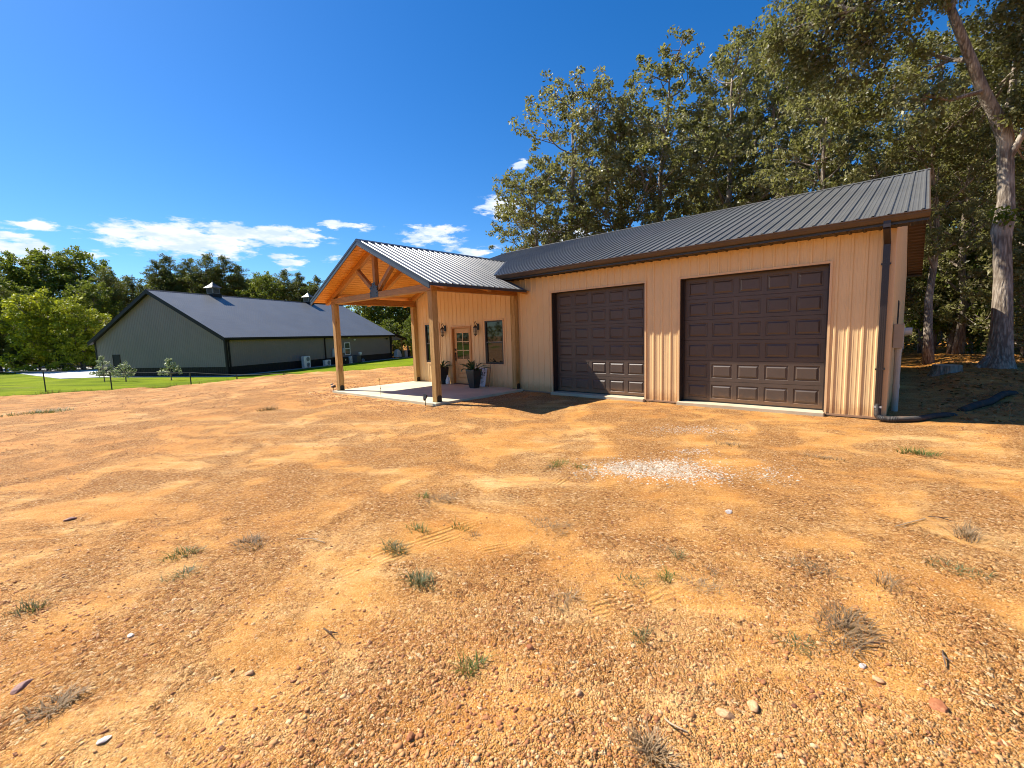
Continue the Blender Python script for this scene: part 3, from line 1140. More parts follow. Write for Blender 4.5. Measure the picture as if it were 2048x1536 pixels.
mb.build('gutter', BLACKTRIM, G)

# downspout at the right corner
mb = MB()
dxs = -0.105
mb.bar((dxs, -.50, 3.635), (dxs, -.50, 3.52), .105, .085, (0, 1, 0))
mb.bar((dxs, -.50, 3.53), (dxs, -.085, 3.30), .104, .084, (0, 1, 0))
mb.bar((dxs, -.082, 3.33), (dxs, -.082, 0.16), .106, .086, (0, 1, 0))
for sx in (-.03, 0, .03):
    mb.box((dxs + sx - .006, -.129, .2), (dxs + sx + .006, -.122, 3.25))
ds = mb.build('downspout', DSPOUT, G)
for zc in (0.9, 2.9):
    mb = MB()
    mb.box((dxs - .075, -.130, zc), (dxs + .075, -.030, zc + .03))
    mb.build('downspout_strap', DSPOUT, ds)

# porch roof sheets
y0 = PF
while y0 < 2.62:
    y1 = min(2.62, y0 + 0.9144)
    for sg in (1, -1):
        mb = MB()
        cuts = sorted({y0, y1} | {c for c in (-0.19,) if y0 < c < y1})
        for a_, b_ in zip(cuts, cuts[1:]):
            def vhi(u, a_=a_, b_=b_):
                if (a_ + b_) / 2 < -0.19:
                    return PHW
                return max(0.0, min(PHW, (0.896 - SLOPE * u) / PS))
            sheet(mb, lambda u, v, q: (PRX + sg * v, u, PZ - PS * v + q), a_, b_, 0.0, vhi, phase=PF + .10, h=0.026)
        mb.build('porch_roof_panel', BLACKROOF, G)
    y0 = y1
mb = MB()
mb.prism([(PRX - .15, PF - .01, pz(PRX - .15) + .025), (PRX, PF - .01, PZ + .034), (PRX + .15, PF - .01, pz(PRX + .15) + .025), (PRX, PF - .01, PZ + .020)], (0, 2.75 - PF, 0))
mb.build('porch_ridge_cap', BLACKTRIM, G)
for sg in (1, -1):
    mb = MB()
    d0, d1 = 2.20, 0.0
    P0 = Vector((PRX + sg * d0, (0.896 - PS * d0) / SLOPE, PZ - PS * d0 + .026))
    P1 = Vector((PRX, 2.62, PZ + .026))
    mb.bar(P0, P1, .07, .012, (0, 0, 1))
    mb.build('valley_flashing', BLACKTRIM, G)
    # rake fascia with drip edge
    mb = MB()
    xe = PRX + sg * PHW
    mb.prism([(PRX, PF, PZ + .010), (xe, PF, PZ - PS * PHW + .010), (xe, PF, PZ - PS * PHW - .15), (PRX, PF, PZ - .15)], (0, .022, 0))
    fa = mb.build('porch_rake_fascia', mat('grey_black_fascia', (0.055, 0.062, 0.070), 0.33, 0.5, var=.05), G)
    mb = MB()
    mb.prism([(PRX, PF - .012, PZ - .135), (xe, PF - .012, PZ - PS * PHW - .135), (xe, PF - .012, PZ - PS * PHW - .160), (PRX, PF - .012, PZ - .160)], (0, .011, 0))
    mb.prism([(PRX, PF - .010, PZ + .030), (xe, PF - .010, PZ - PS * PHW + .030), (xe, PF - .010, PZ - PS * PHW - .035), (PRX, PF - .010, PZ - .035)], (0, .009, 0))
    mb.build('drip_edge', BLACKTRIM, fa)
    mb = MB()
    mb.box((xe - .016 if sg > 0 else xe, PF + .03, pz(xe) - .075), (xe if sg > 0 else xe + .016, -0.19, pz(xe) - .004))
    mb.build('porch_eave_trim', BLACKTRIM, G)
    # tongue and groove ceiling
    SL = math.hypot(PHW, PHW * PS)
    ux, uz = sg * PHW / SL, -PS * PHW / SL
    nv = Vector((uz * sg, 0, -ux * sg)) if False else Vector((-abs(uz) * 0, 0, 0))
    nn = Vector((-sg * PS, 0, -1)).normalized()     # points down and inward
    bw = 0.1368
    s = 0.03
    while s < SL - 0.03:
        e = min(s + bw, SL - .01)
        mb = MB()
        c0 = Vector((PRX, 0, PZ)) + Vector((ux, 0, uz)) * (s + .006) + nn * 0.045
        c1 = Vector((PRX, 0, PZ)) + Vector((ux, 0, uz)) * (e - .006) + nn * 0.045
        jit = random.uniform(-.0015, .0015)
        q = [c0, c1, c1 + nn * (.02 + jit), c0 + nn * (.02 + jit)]
        mb.prism([(p.x, PF + .024, p.z) for p in q], (0, -0.012 - (PF + .024), 0))
        mb.build('ceiling_plank', CEILW, G)
        s = e
# porch slab
mb = MB()
mb.prism([(-15.22, -3.71, -.30), (-9.285, -3.71, -.30), (-9.285, -0.001, -.30), (-15.22, -0.001, -.30)], (0, 0, .30))
mb.build('porch_slab', SLABC, G, bevel=0.008)

# timber frame
HW = 0.095
for px in (PXL, PXR):
    for py in (PYF, PYB):
        mb = MB()
        mb.box((px - HW, py - HW, 0.004), (px + HW, py + HW, 3.068))
        p = mb.build('porch_post', POSTW, G, bevel=0.008)
        mb = MB()
        for sx in (-1, 1):
            X = px + sx * (HW + .0035)
            mb.prism([(X - .003, py - .075, .012), (X - .003, py + .075, .012), (X - .003, py + .075, .15), (X - .003, py + .04, .19), (X - .003, py - .04, .19), (X - .003, py - .075, .15)], (.006, 0, 0))
        mb.box((px - HW - .006, py - HW - .004, 0.002), (px + HW + .006, py + HW + .004, 0.012))
        mb.build('post_bracket', IRON, p)
mb = MB()
mb.box((PXL - HW, PYF - HW, 3.070), (PXR + HW, PYF + HW, 3.262))
mb.build('tie_beam', BEAMX, G, bevel=0.008)
for px in (PXL, PXR):
    mb = MB()
    mb.box((px - HW + .01, PYF + HW + .002, 3.070), (px + HW - .01, -0.025, 3.29))
    mb.build('side_beam', BEAMY, G, bevel=0.008)
for i, py in enumerate((PYF, -1.80, -0.14)):
    for sg in (1, -1):
        mb = MB()
        xe = PRX + sg * (PHW - .06)
        t0, t1 = .072, .072 + .20
        x_in = PRX + sg * 0.002
        mb.prism([(x_in, py - .065, PZ - t0), (xe, py - .065, pz(xe) - t0), (xe, py - .065, pz(xe) - t0 - .085), (PRX + sg * (2.76 + .10), py - .065, pz(PRX + 2.86) - t1 + .02), (x_in, py - .065, PZ - t1)], (0, .13, 0))
        mb.build('rafter', RAFTW, G, bevel=0.005)
mb = MB()
mb.box((PRX - .07, PYF - .07, 3.264), (PRX + .07, PYF + .07, PZ - .275))
mb.build('king_post', STRUTW, G, bevel=0.006)
for sg in (1, -1):
    mb = MB()
    mb.bar((PRX + sg * .10, PYF, 3.30), (PRX + sg * 1.02, PYF, pz(PRX + 1.02) - .30), .125, .13, (0, 1, 0))
    mb.build('web_strut', STRUTW, G, bevel=0.006)
mb = MB()
gpn = [(-.23, 3.10), (.23, 3.10), (.23, 3.30), (.175, 3.30), (.225, 3.40), (.13, 3.47), (.085, 3.40), (.085, 3.55), (-.085, 3.55), (-.085, 3.40), (-.13, 3.47), (-.225, 3.40), (-.175, 3.30), (-.23, 3.30)]
mb.prism([(PRX + a_, PYF - HW - .010, b_) for a_, b_ in gpn], (0, .007, 0))
gus = mb.build('gusset_plate', PLATE, G)
mb = MB()
for a_, b_ in ((-.17, 3.15), (.17, 3.15), (-.17, 3.23), (.17, 3.23), (-.16, 3.39), (.16, 3.39), (0, 3.50), (0, 3.42)):
    mb.lathe((PRX + a_, PYF - HW - .014, b_), [(0, -.012), (.012, -.012), (.012, .012), (0, .012)], 6)
mb.build('bolt', IRON, gus)

# meter base, conduit, meter and small box on the right wall
MET = mat('tan_meter_box', (0.40, 0.33, 0.25), 0.5, 0.4)
PVC = mat('grey_conduit', (0.50, 0.45, 0.37), 0.5, 0.4)
mb = MB()
mb.box((0.028, 1.05, 1.27), (0.20, 1.42, 1.78))
mbx = mb.build('meter_base', MET, G, bevel=0.01)
mb = MB()
mb.tube([(0.12, 1.18, 1.27), (0.12, 1.18, -.10)], .058, 12)
mb.tube([(0.12, 1.18, 1.27), (0.12, 1.18, 1.19)], .068, 12)
mb.tube([(0.12, 1.18, .50), (0.12, 1.18, .42)], .067, 12)
mb.build('conduit', PVC, G)
mb = MB()
mb.tube([(0.02, 2.5, 1.60), (0.32, 2.5, 1.60)], .085, 14)
mb.tube([(0.02, 2.5, 1.60), (0.12, 2.5, 1.60)], .11, 14)
mb.build('electric_meter', mat('meter_white', (0.62, 0.62, 0.60), 0.25), G)
mb = MB()
mb.box((0.02, 2.9, 1.17), (0.18, 3.1, 1.36)).tube([(0.08, 3.0, 1.17), (0.08, 3.0, -.1)], .02, 8)
mb.build('disconnect_box', mat('light_grey_box', (0.42, 0.42, 0.42), 0.45), G)

# ------------------------------------------------------------------ grey barn beyond the lawn
GREY = mat('grey_green_metal', (0.185, 0.163, 0.160), 0.45, 0.4, var=0.04, vscale=.6)
CHAR = mat('charcoal_metal', (0.012, 0.012, 0.013), 0.5, 0.2, var=0.06, vscale=.6)
BROOF = mat('barn_roof_metal', (0.135, 0.140, 0.145), 0.32, 0.5, var=0.06, vscale=.5)
WHITEP = mat('white_vinyl', (0.78, 0.78, 0.76), 0.4, 0.4, var=0.03)
LGREY = mat('light_grey_steel', (0.46, 0.48, 0.50), 0.45, 0.4, var=0.05)
BTH = math.radians(114.864)
B = thing('grey_barn', 'long grey green metal barn with charcoal roof, two cupolas and dark wainscot', 'building', (-45.935, 1.593, -1.105), BTH)
BWG, BL, BH, BRH = 17.174, 27.313, 3.66, 4.519
BM = BWG / 2
bs = BRH / (BM + 0.0)


def broof(t):
    return BH + BRH - bs * abs(t - BM)


mb = MB()
sheet(mb, lambda u, v, q: (-q, u, v), 0, BWG, 0.82, lambda u: broof(u) - .05, h=.016, minor=False)
sheet(mb, lambda u, v, q: (u, -q, v), 0, BL, 0.82, BH, h=.016, minor=False)
sheet(mb, lambda u, v, q: (BL + q, u, v), 0, BWG, 0.82, lambda u: broof(u) - .05, h=.016, minor=False)
sheet(mb, lambda u, v, q: (u, BWG + q, v), 0, BL, 0.82, BH, h=.016, minor=False)
tag(mb.build('wall', GREY, B), kind=None)
mb = MB()
sheet(mb, lambda u, v, q: (-q, u, v), 0, BWG, -.3, 0.80, h=.016, minor=False)
sheet(mb, lambda u, v, q: (u, -q, v), 0, BL, -.3, 0.80, h=.016, minor=False)
sheet(mb, lambda u, v, q: (BL + q, u, v), 0, BWG, -.3, 0.80, h=.016, minor=False)
mb.box((-.03, -.03, .80), (-.001, BWG, .83)).box((-.03, -.03, .801), (BL, -.001, .829))
mb.build('wainscot', CHAR, B)
OV = 0.42
n = 30
for sg in (0, 1):
    mb = MB()
    sheet(mb, (lambda u, v, q: (u, v - 0.0, broof(v) + .04 + q)) if sg == 0 else (lambda u, v, q: (u, v, broof(v) + .04 + q)),
          -OV, BL + OV, (-OV if sg == 0 else BM), (BM if sg == 0 else BWG + OV), h=.02, minor=False)
    mb.build('roof', BROOF, B)
roof_o = [c for c in B.children if c.name.startswith('roof')][0]
mb = MB()
mb.prism([(-OV, BM - .2, broof(BM - .2) + .065), (-OV, BM, broof(BM) + .08), (-OV, BM + .2, broof(BM + .2) + .065), (-OV, BM, broof(BM) + .06)], (BL + 2 * OV, 0, 0))
mb.build('ridge_cap', CHAR, roof_o)
for xx in (-OV, BL + OV - .03):
    mb = MB()
    mb.prism([(xx, -OV, broof(-OV) + .05), (xx, BM, broof(BM) + .05), (xx, BWG + OV, broof(BWG + OV) + .05), (xx, BWG + OV, broof(BWG + OV) - .32),
              (xx, BM, broof(BM) - .32), (xx, -OV, broof(-OV) - .32)], (.03, 0, 0))
    mb.build('rake_trim', CHAR, B)
mb = MB()
mb.prism([(-OV + .04, -OV + .02, broof(-OV) - .20), (-OV + .04, BM, broof(BM) - .20), (-OV + .04, BWG + OV - .02, broof(BWG + OV) - .20), (-OV + .04, BWG + OV - .02, broof(BWG + OV) - .22),
          (-OV + .04, BM, broof(BM) - .22), (-OV + .04, -OV + .02, broof(-OV) - .22)], (OV - .06, 0, 0))
mb.build('gable_soffit', CHAR, B)
mb = MB()
ez = broof(-OV)
mb.box((-OV + .03, -OV - .12, ez - .10), (BL + OV - .03, -OV - .005, ez + .03))
mb.build('gutter', CHAR, B)
mb = MB()
mb.box((-OV + .04, -OV + .001, ez - .20), (BL + OV - .04, -.02, ez - .17)).box((-OV + .03, -OV - .004, ez - .2), (BL + OV - .03, -OV + .02, ez - .02))
mb.build('eave_soffit', CHAR, B)
for (a_, b_) in ((-.02, -.02), (-.02, BWG + .02), (BL + .02, -.02), (BL + .02, BWG + .02)):
    mb = MB()
    sx, sy = (1 if a_ < 0 else -1), (1 if b_ < 0 else -1)
    mb.box((a_ - .03 * sx, b_ - .03 * sy, -.3), (a_ + .16 * sx, b_ - .002 * sy, BH - .12)).box((a_ - .03 * sx, b_, -.3), (a_ - .002 * sx, b_ + .16 * sy, BH - .12))
    mb.build('corner_trim', CHAR, B)
for xx in (.25, 12.9, 26.9):
    mb = MB()
    mb.bar((xx, -.09, -.1), (xx, -.09, BH - .45), .11, .09, (0, 1, 0)).bar((xx, -.09, BH - .46), (xx, -OV - .05, BH - .3), .11, .09, (0, 1, 0))
    mb.build('downspout', CHAR, B)


def cupola(s):
    mb = MB()
    z0 = broof(BM)
    mb.box((s - .52, BM - .52, z0 - .35), (s + .52, BM + .52, z0 + .16))
    c = mb.build('cupola', CHAR, B)
    mb = MB()
    mb.box((s - .43, BM - .43, z0 + .16), (s + .43, BM + .43, z0 + .80))
    mb.build('louver_box', mat('cupola_grey', (.17, .18, .17), .5), c)
    for face in range(4):
        mb = MB()
        for i in range(6):
            zz = z0 + .24 + i * .085
            if face % 2 == 0:
                y = BM + (.435 if face == 2 else -.465)
                mb.box((s - .34, y, zz), (s + .34, y + .03, zz + .045))
            else:
                x = s + (.435 if face == 1 else -.465)
                mb.box((x, BM - .34, zz), (x + .03, BM + .34, zz + .045))
        o = mb.build('louver', CHAR, c)
        tag(o, kind='stuff')
    mb = MB()
    r0, r1 = .62, .02
    zb, zt = z0 + .80, z0 + 1.42
    vs = [(s - r0, BM - r0, zb), (s + r0, BM - r0, zb), (s + r0, BM + r0, zb), (s - r0, BM + r0, zb)]
    vs += [(s - .33, BM - .33, zb + .25), (s + .33, BM - .33, zb + .25), (s + .33, BM + .33, zb + .25), (s - .33, BM + .33, zb + .25), (s, BM, zt)]
    fs = [(3, 2, 1, 0)] + [(k, (k + 1) % 4, 4 + (k + 1) % 4, 4 + k) for k in range(4)] + [(4 + k, 4 + (k + 1) % 4, 8) for k in range(4)]
    mb.add(vs, fs)
    mb.lathe((s, BM, zt - .05), [(0, 0), (.03, 0), (.03, .2), (0, .26)], 8)
    mb.build('cupola_roof', mat('cupola_metal', (.055, .056, .06), .45, .4), c)


cupola(6.5)
cupola(20.7)
# side door in the gable, window, roof vent, lights and meters on the long wall
mb = MB()
mb.box((-.05, 13.75, -.02), (-.005, 13.83, 2.18)).box((-.05, 14.75, -.02), (-.005, 14.83, 2.18)).box((-.05, 13.83, 2.10), (-.005, 14.75, 2.18))
dfr = mb.build('door', CHAR, B)
mb = MB()
mb.box((-.03, 13.83, 0), (-.006, 14.75, 2.10))
mb.build('door_leaf', mat('slate_door', (.010, .016, .020), .6, .2), dfr)
mb = MB()
mb.lathe((-.06, 14.66, 1.0), [(0, -.04), (.035, -.02), (.035, .02), (0, .04)], 8)
mb.build('handle', LGREY, dfr)
wx, wz0, wz1 = 17.0, 1.05, 2.62
mb = MB()
t_ = .09
mb.box((wx - .55, -.06, wz0), (wx - .55 + t_, -.005, wz1)).box((wx + .55 - t_, -.06, wz0), (wx + .55, -.005, wz1))
mb.box((wx - .55 + t_, -.06, wz0), (wx + .55 - t_, -.005, wz0 + t_)).box((wx - .55 + t_, -.06, wz1 - t_), (wx + .55 - t_, -.005, wz1))
mb.box((wx - .55 + t_, -.058, (wz0 + wz1) / 2 - .05), (wx + .55 - t_, -.005, (wz0 + wz1) / 2 + .05))
wn = mb.build('window', WHITEP, B)
for za, zb in ((wz0 + t_, (wz0 + wz1) / 2 - .05), ((wz0 + wz1) / 2 + .05, wz1 - t_)):
    mb = MB()
    mb.box((wx - .55 + t_, -.03, za), (wx + .55 - t_, -.012, zb))
    mb.build('pane', mat('green_glass', (.05, .085, .07), .05, .6), wn)
mb = MB()
mb.tube([(16.4, .55, broof(.55)), (16.4, .55, broof(.55) + .55)], .06, 10).tube([(16.4, .55, broof(.55) + .02), (16.4, .55, broof(.55) + .1)], [.16, .07], 10)
mb.build('roof_vent', WHITEP, B)
for s_, z_, m_ in ((14.6, 3.22, WHITEP), (17.3, 3.28, WHITEP), (18.4, 2.98, WHITEP), (25.9, 2.98, CHAR)):
    mb = MB()
    mb.box((s_ - .06, -.05, z_ - .06), (s_ + .06, -.004, z_ + .06))
    mb.tube([(s_ - .05, -.05, z_), (s_ - .12, -.22, z_ - .06)], [.05, .09], 10).tube([(s_ + .05, -.05, z_), (s_ + .12, -.22, z_ - .06)], [.05, .09], 10)
    mb.build('flood_light', m_, B)
for s_, w_, z0_, z1_ in ((14.35, .62, .95, 1.95), (15.35, .55, 1.05, 1.92), (16.1, .40, 1.35, 1.92)):
    mb = MB()
    mb.box((s_ - w_ / 2, -.24, z0_), (s_ + w_ / 2, -.02, z1_))
    o = mb.build('meter_cabinet', LGREY, B, bevel=.02)
mb = MB()
mb.tube([(14.5, -.14, .95), (14.5, -.14, -.05)], .06, 8)
mb.build('conduit', WHITEP, B)
# lean-to porch past the far gable
mb = MB()
za = BH + .02
mb.prism([(BL + OV, -.3, za + .12), (BL + 4.1, -.3, za - .85), (BL + 4.1, -.3, za - 1.0), (BL + OV, -.3, za - .05)], (0, 9, 0))
mb.build('lean_to_roof', CHAR, B)
mb = MB()
mb.prism([(BL + .05, -.02, BH - .1), (BL + 3.0, -.02, za - .80), (BL + 3.0, -.02, za - .95), (BL + .05, -.02, za - .95)], (0, .08, 0))
mb.build('lean_to_gable', GREY, B)
for yy in (.1, 4.5):
    mb = MB()
    mb.box((BL + 3.0, yy, -.1), (BL + 3.16, yy + .16, za - .94))
    mb.build('lean_to_post', POSTW, B)

# gravel bed round the barn
GBED = mat('grey_gravel', (0.36, 0.34, 0.31), 0.9, 0.2, var=0.35, vscale=14, bump=1.0, bscale=18)


def bw(s, t, z=0.0):
    c_, s_ = math.cos(BTH), math.sin(BTH)
    return (-45.935 + c_ * s - s_ * t, 1.593 + s_ * s + c_ * t, -1.105 + z)


mb = MB()
mb.prism([bw(-1.0, BWG, -.15), bw(-1.0, -1.05, -.15), bw(BL + 6, -1.05, -.15), bw(BL + 6, -.0, -.15), bw(-.0, 0, -.15), bw(0, BWG, -.15)], (0, 0, .17))
tag(mb.build('gravel_bed', GBED), kind='structure')


# condensers, generator and bins along the barn wall
def placed(s, t, w, d, h, name, label, cat, m, group=None, extra=None):
    x, y, z = bw(s, t, .02)
    o = thing(name, label, cat, (x, y, z), BTH, group)
    mb = MB()
    mb.box((-w / 2, -d / 2, .05), (w / 2, d / 2, h)).box((-w / 2 + .05, -d / 2, 0), (-w / 2 + .12, d / 2, .05)).box((w / 2 - .12, -d / 2, 0), (w / 2 - .05, d / 2, .05))
    mb.build('casing', m, o, bevel=.02)
    return o


def fan(o, x, y, z, r):
    mb = MB()
    for rr in (r, r * .72, r * .45):
        pts = [(x + rr * math.cos(a), y, z + rr * math.sin(a)) for a in np.linspace(0, 2 * math.pi, 17)]
        mb.tube(pts, .012, 4)
    g = mb.build('fan_grille', LGREY, o)
    tag(g, kind='stuff')
    mb = MB()
    pts = [(x + r * .95 * math.cos(a), y + .004, z + r * .95 * math.sin(a)) for a in np.linspace(0, 2 * math.pi, 17)[:-1]]
    mb.prism(pts, (0, .006, 0))
    mb.build('fan_opening', mat('fan_dark', (.10, .11, .12), .5), o)


def condenser(s, h, label, nf):
    o = placed(s, -.75, .95, .38, h, 'heat_pump', label, 'heat pump', WHITEP, 'white heat pumps along the barn wall')
    for i in range(nf):
        fan(o, .10, -.205, h * (i + .5) / nf + .02, .25)
    mb = MB()
    for i in range(int(h / .09)):
        mb.box((-.478, -.14, .12 + i * .09), (-.472, .14, .15 + i * .09))
    tag(mb.build('side_fins', mat('fin_dark', (.16, .17, .18), .5), o), kind='stuff')
    return o


condenser(8.9, 1.28, 'tall white two fan heat pump standing nearest on the gravel by the barn', 2)
condenser(12.2, .68, 'low white single fan heat pump beside the barn downspout', 1)
o = placed(15.2, -.75, 1.2, .62, .78, 'standby_generator', 'black standby generator below the grey meter cabinets', 'generator', CHAR)
mb = MB()
mb.prism([(-.02 + .09 * math.cos(a), -.316, .5 + .09 * math.sin(a)) for a in np.linspace(0, 6.28, 13)[:-1]], (0, .004, 0))
mb.build('round_badge', WHITEP, o)
o = placed(17.6, -.85, .82, .82, .92, 'air_conditioner', 'square grey brown air conditioner below the white barn window', 'air conditioner', mat('taupe_steel', (.13, .12, .11), .5))
mb = MB()
mb.lathe((0, 0, .92), [(.0, 0), (.40, 0), (.40, .03), (.1, .05), (0, .05)], 16)
mb.build('top_grille', CHAR, o)
mb = MB()
for i in range(12):
    mb.box((-.40 + i * .07, -.418, .1), (-.385 + i * .07, -.412, .86))
tag(mb.build('side_grille', CHAR, o), kind='stuff')
o = placed(16.45, -.8, .32, .35, .85, 'white_cabinet', 'narrow white utility cabinet left of the square air conditioner', 'cabinet', WHITEP)
mb = MB()
mb.box((-.12, -.181, .15), (.12, -.176, .75))
mb.build('cabinet_door', LGREY, o)
x, y, z = bw(18.9, -.5, .02)
o = thing('hose_reel', 'white hose reel on a stand against the dark wainscot', 'hose reel', (x, y, z), BTH)
mb = MB()
mb.tube([(0, 0, 0), (0, 0, 1.0)], .04, 8)
mb.build('stand', WHITEP, o)
mb = MB()
mb.box((-.2, -.14, .95), (.2, .14, 1.3))
mb.build('reel_box', WHITEP, o, bevel=.05)
mb = MB()
for i in range(5):
    pts = [(.6 + .18 * math.cos(a), -.05 + .04 * i, .2 + .18 * math.sin(a)) for a in np.linspace(0, 2 * math.pi, 15)]
    mb.tube(pts, .02, 5)
tag(mb.build('coiled_hose', LGREY, o), kind='stuff')
# grill under a cover, bin and cooler under the lean-to
x, y, z = bw(BL + 1.0, -.3, .02)
o = thing('covered_grill', 'grill under a pale grey cover at the far corner of the barn', 'grill', (x, y, z), BTH)
mb = MB()
vs = []
for (hw_, hd_, zz, sk) in ((.62, .34, .12, 0), (.60, .32, .5, .02), (.52, .28, .92, .0), (.30, .2, 1.22, -.1), (.16, .12, 1.28, -.12)):
    vs += [(-hw_ + sk, -hd_, zz), (hw_ + sk, -hd_, zz), (hw_ + sk, hd_, zz), (-hw_ + sk, hd_, zz)]
fs = [(3, 2, 1, 0), (16, 17, 18, 19)] + [(r * 4 + k, r * 4 + (k + 1) % 4, r * 4 + 4 + (k + 1) % 4, r * 4 + 4 + k) for r in range(4) for k in range(4)]
mb.add(vs, fs)
mb.build('grill_cover', mat('pale_cover', (.50, .51, .50), .7, bump=.4, bscale=9), o, bevel=.05)
for sx in (-.5, .5):
    mb = MB()
    mb.tube([(sx, -.27, 0), (sx, -.27, .2)], .04, 6).tube([(sx, .27, 0), (sx, .27, .2)], .04, 6)
    mb.build('leg', CHAR, o)
for ss, hh, m_, nm, lb_ in ((2.35, 1.0, mat('green_plastic', (.02, .06, .04), .4), 'waste_bin', 'dark green wheeled bin beside the covered grill'),
                           (3.3, .98, LGREY, 'ice_chest', 'pale grey upright chest right of the green bin'), (4.2, .95, CHAR, 'smoker_box', 'dark box shaped smoker near the lean-to post')):
    o = placed(BL + ss, -.2, .68, .6, hh, nm, lb_, nm.split('_')[-1], m_)
    mb = MB()
    mb.box((-.37, -.33, hh), (.37, .32, hh + .07))
    mb.build('lid', m_, o, bevel=.015)

# unidentified dark object at the far edge of the lot, its form made up
lx_, ly_ = xy(-66, 62.6)
o = thing('dark_lot_object', 'small dark object on a post at the far edge of the pale lot', 'grill', (lx_, ly_, -1.06))
mb = MB()
mb.box((-.9, -.6, .85), (.9, .6, 1.45))
mb.build('dark_box', CHAR, o, origin=(0, 0, 0), bevel=.08)
mb = MB()
mb.tube([(.2, 0, 0), (.2, 0, .86)], .14, 8)
mb.build('pedestal', CHAR, o, origin=(0, 0, 0))

# ------------------------------------------------------------------ wire fence
FM = mat('fence_black', (.016, .018, .018), .5)
fl = thing('wire_fence', 'low black wire fence with thin steel posts along the lawn', 'fence', (0, 0, 0))
ORG[fl.name] = (0, 0, 0)
fpx = []
for la in (-39, -35, -31, -27.15, -23.3, -19.75, -16.9, -14.0, -11.2):
    dpt = 25.9 if la > -30 else 25.9 - (-30 - la) * .15
    x, y = xy(la, dpt + (1.5 if la > -21 else 0))
    zt = np.interp(la, [-40, -27.15, -23.3, -19.75, -16.9, -11], [.95, .555, .40, .14, -.09, -.1])
    fpx.append((x, y, zt))
for (x, y, zt) in fpx:
    mb = MB()
    mb.box((x - .028, y - .028, zt - 1.5), (x + .028, y + .028, zt))
    mb.build('fence_post', FM, fl)
for dz, r, nm in ((-.01, .018, 'top_rail'), (-.42, .004, 'wire'), (-.8, .004, 'wire'), (-1.12, .004, 'wire')):
    for p, q in zip(fpx, fpx[1:]):
        mb = MB()
        mb.tube([(p[0], p[1], p[2] + dz), ((p[0] + q[0]) / 2, (p[1] + q[1]) / 2, (p[2] + q[2]) / 2 + dz - .02), (q[0], q[1], q[2] + dz)], r, 5)
        mb.build(nm, FM, fl)

# ------------------------------------------------------------------ porch things
POT = mat('black_planter', (.022, .026, .026), .4, .5, var=.08, bump=.1, bscale=30)
FROND = None


def leaf_mat(name, cols, rough=.42, trans=.35, spec=.5):
    m, t, b = new_mat(name)
    at = t.n('ShaderNodeAttribute', attribute_name='tone')
    oi = t.n('ShaderNodeObjectInfo')
    f = t.math('ADD', at.outputs['Fac'], t.math('MULTIPLY', t.math('SUBTRACT', oi.outputs['Random'], .5), .22))
    c = t.ramp(f, [(i / (len(cols) - 1), cc) for i, cc in enumerate(cols)])
    t.put(b.inputs['Base Color'], c)
    b.inputs['Roughness'].default_value = rough
    b.inputs['Specular IOR Level'].default_value = spec
    tr = t.n('ShaderNodeBsdfTranslucent')
    t.put(tr.inputs['Color'], t.mix(.4, c, (.24, .26, .03)))
    mx = t.n('ShaderNodeMixShader')
    mx.inputs[0].default_value = trans
    out = [n_ for n_ in m.node_tree.nodes if n_.type == 'OUTPUT_MATERIAL'][0]
    m.node_tree.links.new(b.outputs[0], mx.inputs[1])
    m.node_tree.links.new(tr.outputs[0], mx.inputs[2])
    m.node_tree.links.new(mx.outputs[0], out.inputs[0])
    return m


FROND = leaf_mat('fern_leaf', [(.012, .035, .012), (.035, .085, .030), (.09, .14, .06)], .35, .25)


def frond_mesh(L, w, droop, seed):
    r = np.random.default_rng(seed)
    vs, fs, tone = [], [], []
    nseg = 7
    for i in range(nseg + 1):
        s = i / nseg
        x = L * s * math.cos(droop * s * .9)
        z = L * s * .95 - droop * L * s * s * .75
        wd = w * math.sin(math.pi * min(1, .12 + s * .88)) * .5 + .004
        vs += [(x, -wd, z + .01), (x, 0, z - .006), (x, wd, z + .01)]
        tone += [.3 + .5 * s + r.uniform(-.1, .1)] * 3
    for i in range(nseg):
        a_ = i * 3
        fs += [(a_, a_ + 1, a_ + 4, a_ + 3), (a_ + 1, a_ + 2, a_ + 5, a_ + 4)]
    return np_mesh('frond', np.array(vs), np.array(fs), None, FROND, True, {'tone': tone})


FR = [frond_mesh(.50, .055, .75, 1), frond_mesh(.60, .05, .95, 2), frond_mesh(.42, .06, .35, 3), frond_mesh(.66, .045, 1.15, 4)]


def planter(x, y, label, seed):
    o = thing('potted_plant', label, 'planter', (x, y, 0.001), 0, 'black planters beside the entry door')
    mb = MB()
    vs = []
    for hw_, zz in ((.125, 0.0), (.205, .60), (.20, .66), (.185, .66), (.175, .60)):
        vs += [(x - hw_, y - hw_, zz + .001), (x + hw_, y - hw_, zz + .001), (x + hw_, y + hw_, zz + .001), (x - hw_, y + hw_, zz + .001)]
    fs = [(3, 2, 1, 0), (16, 17, 18, 19)] + [(r * 4 + k, r * 4 + (k + 1) % 4, r * 4 + 4 + (k + 1) % 4, r * 4 + 4 + k) for r in range(4) for k in range(4)]
    mb.add(vs, fs)
    mb.build('pot', POT, o, bevel=.006)
    r = random.Random(seed)
    for i in range(26):
        f = link('frond', FR[i % 4], o, (r.uniform(-.09, .09), r.uniform(-.09, .09), .58))
        f.rotation_euler = (r.uniform(-.25, .25), r.uniform(-.35, .35), i * 2.4 + r.uniform(-.3, .3))
        k_ = r.uniform(.75, 1.25)
        f.scale = (k_, k_ * 1.2, k_)
    return o


planter(-11.02, -.62, 'black tapered planter with ferns between the door and the right window', 3)
planter(-13.15, -.33, 'black tapered planter with ferns half hidden behind the front right post', 9)

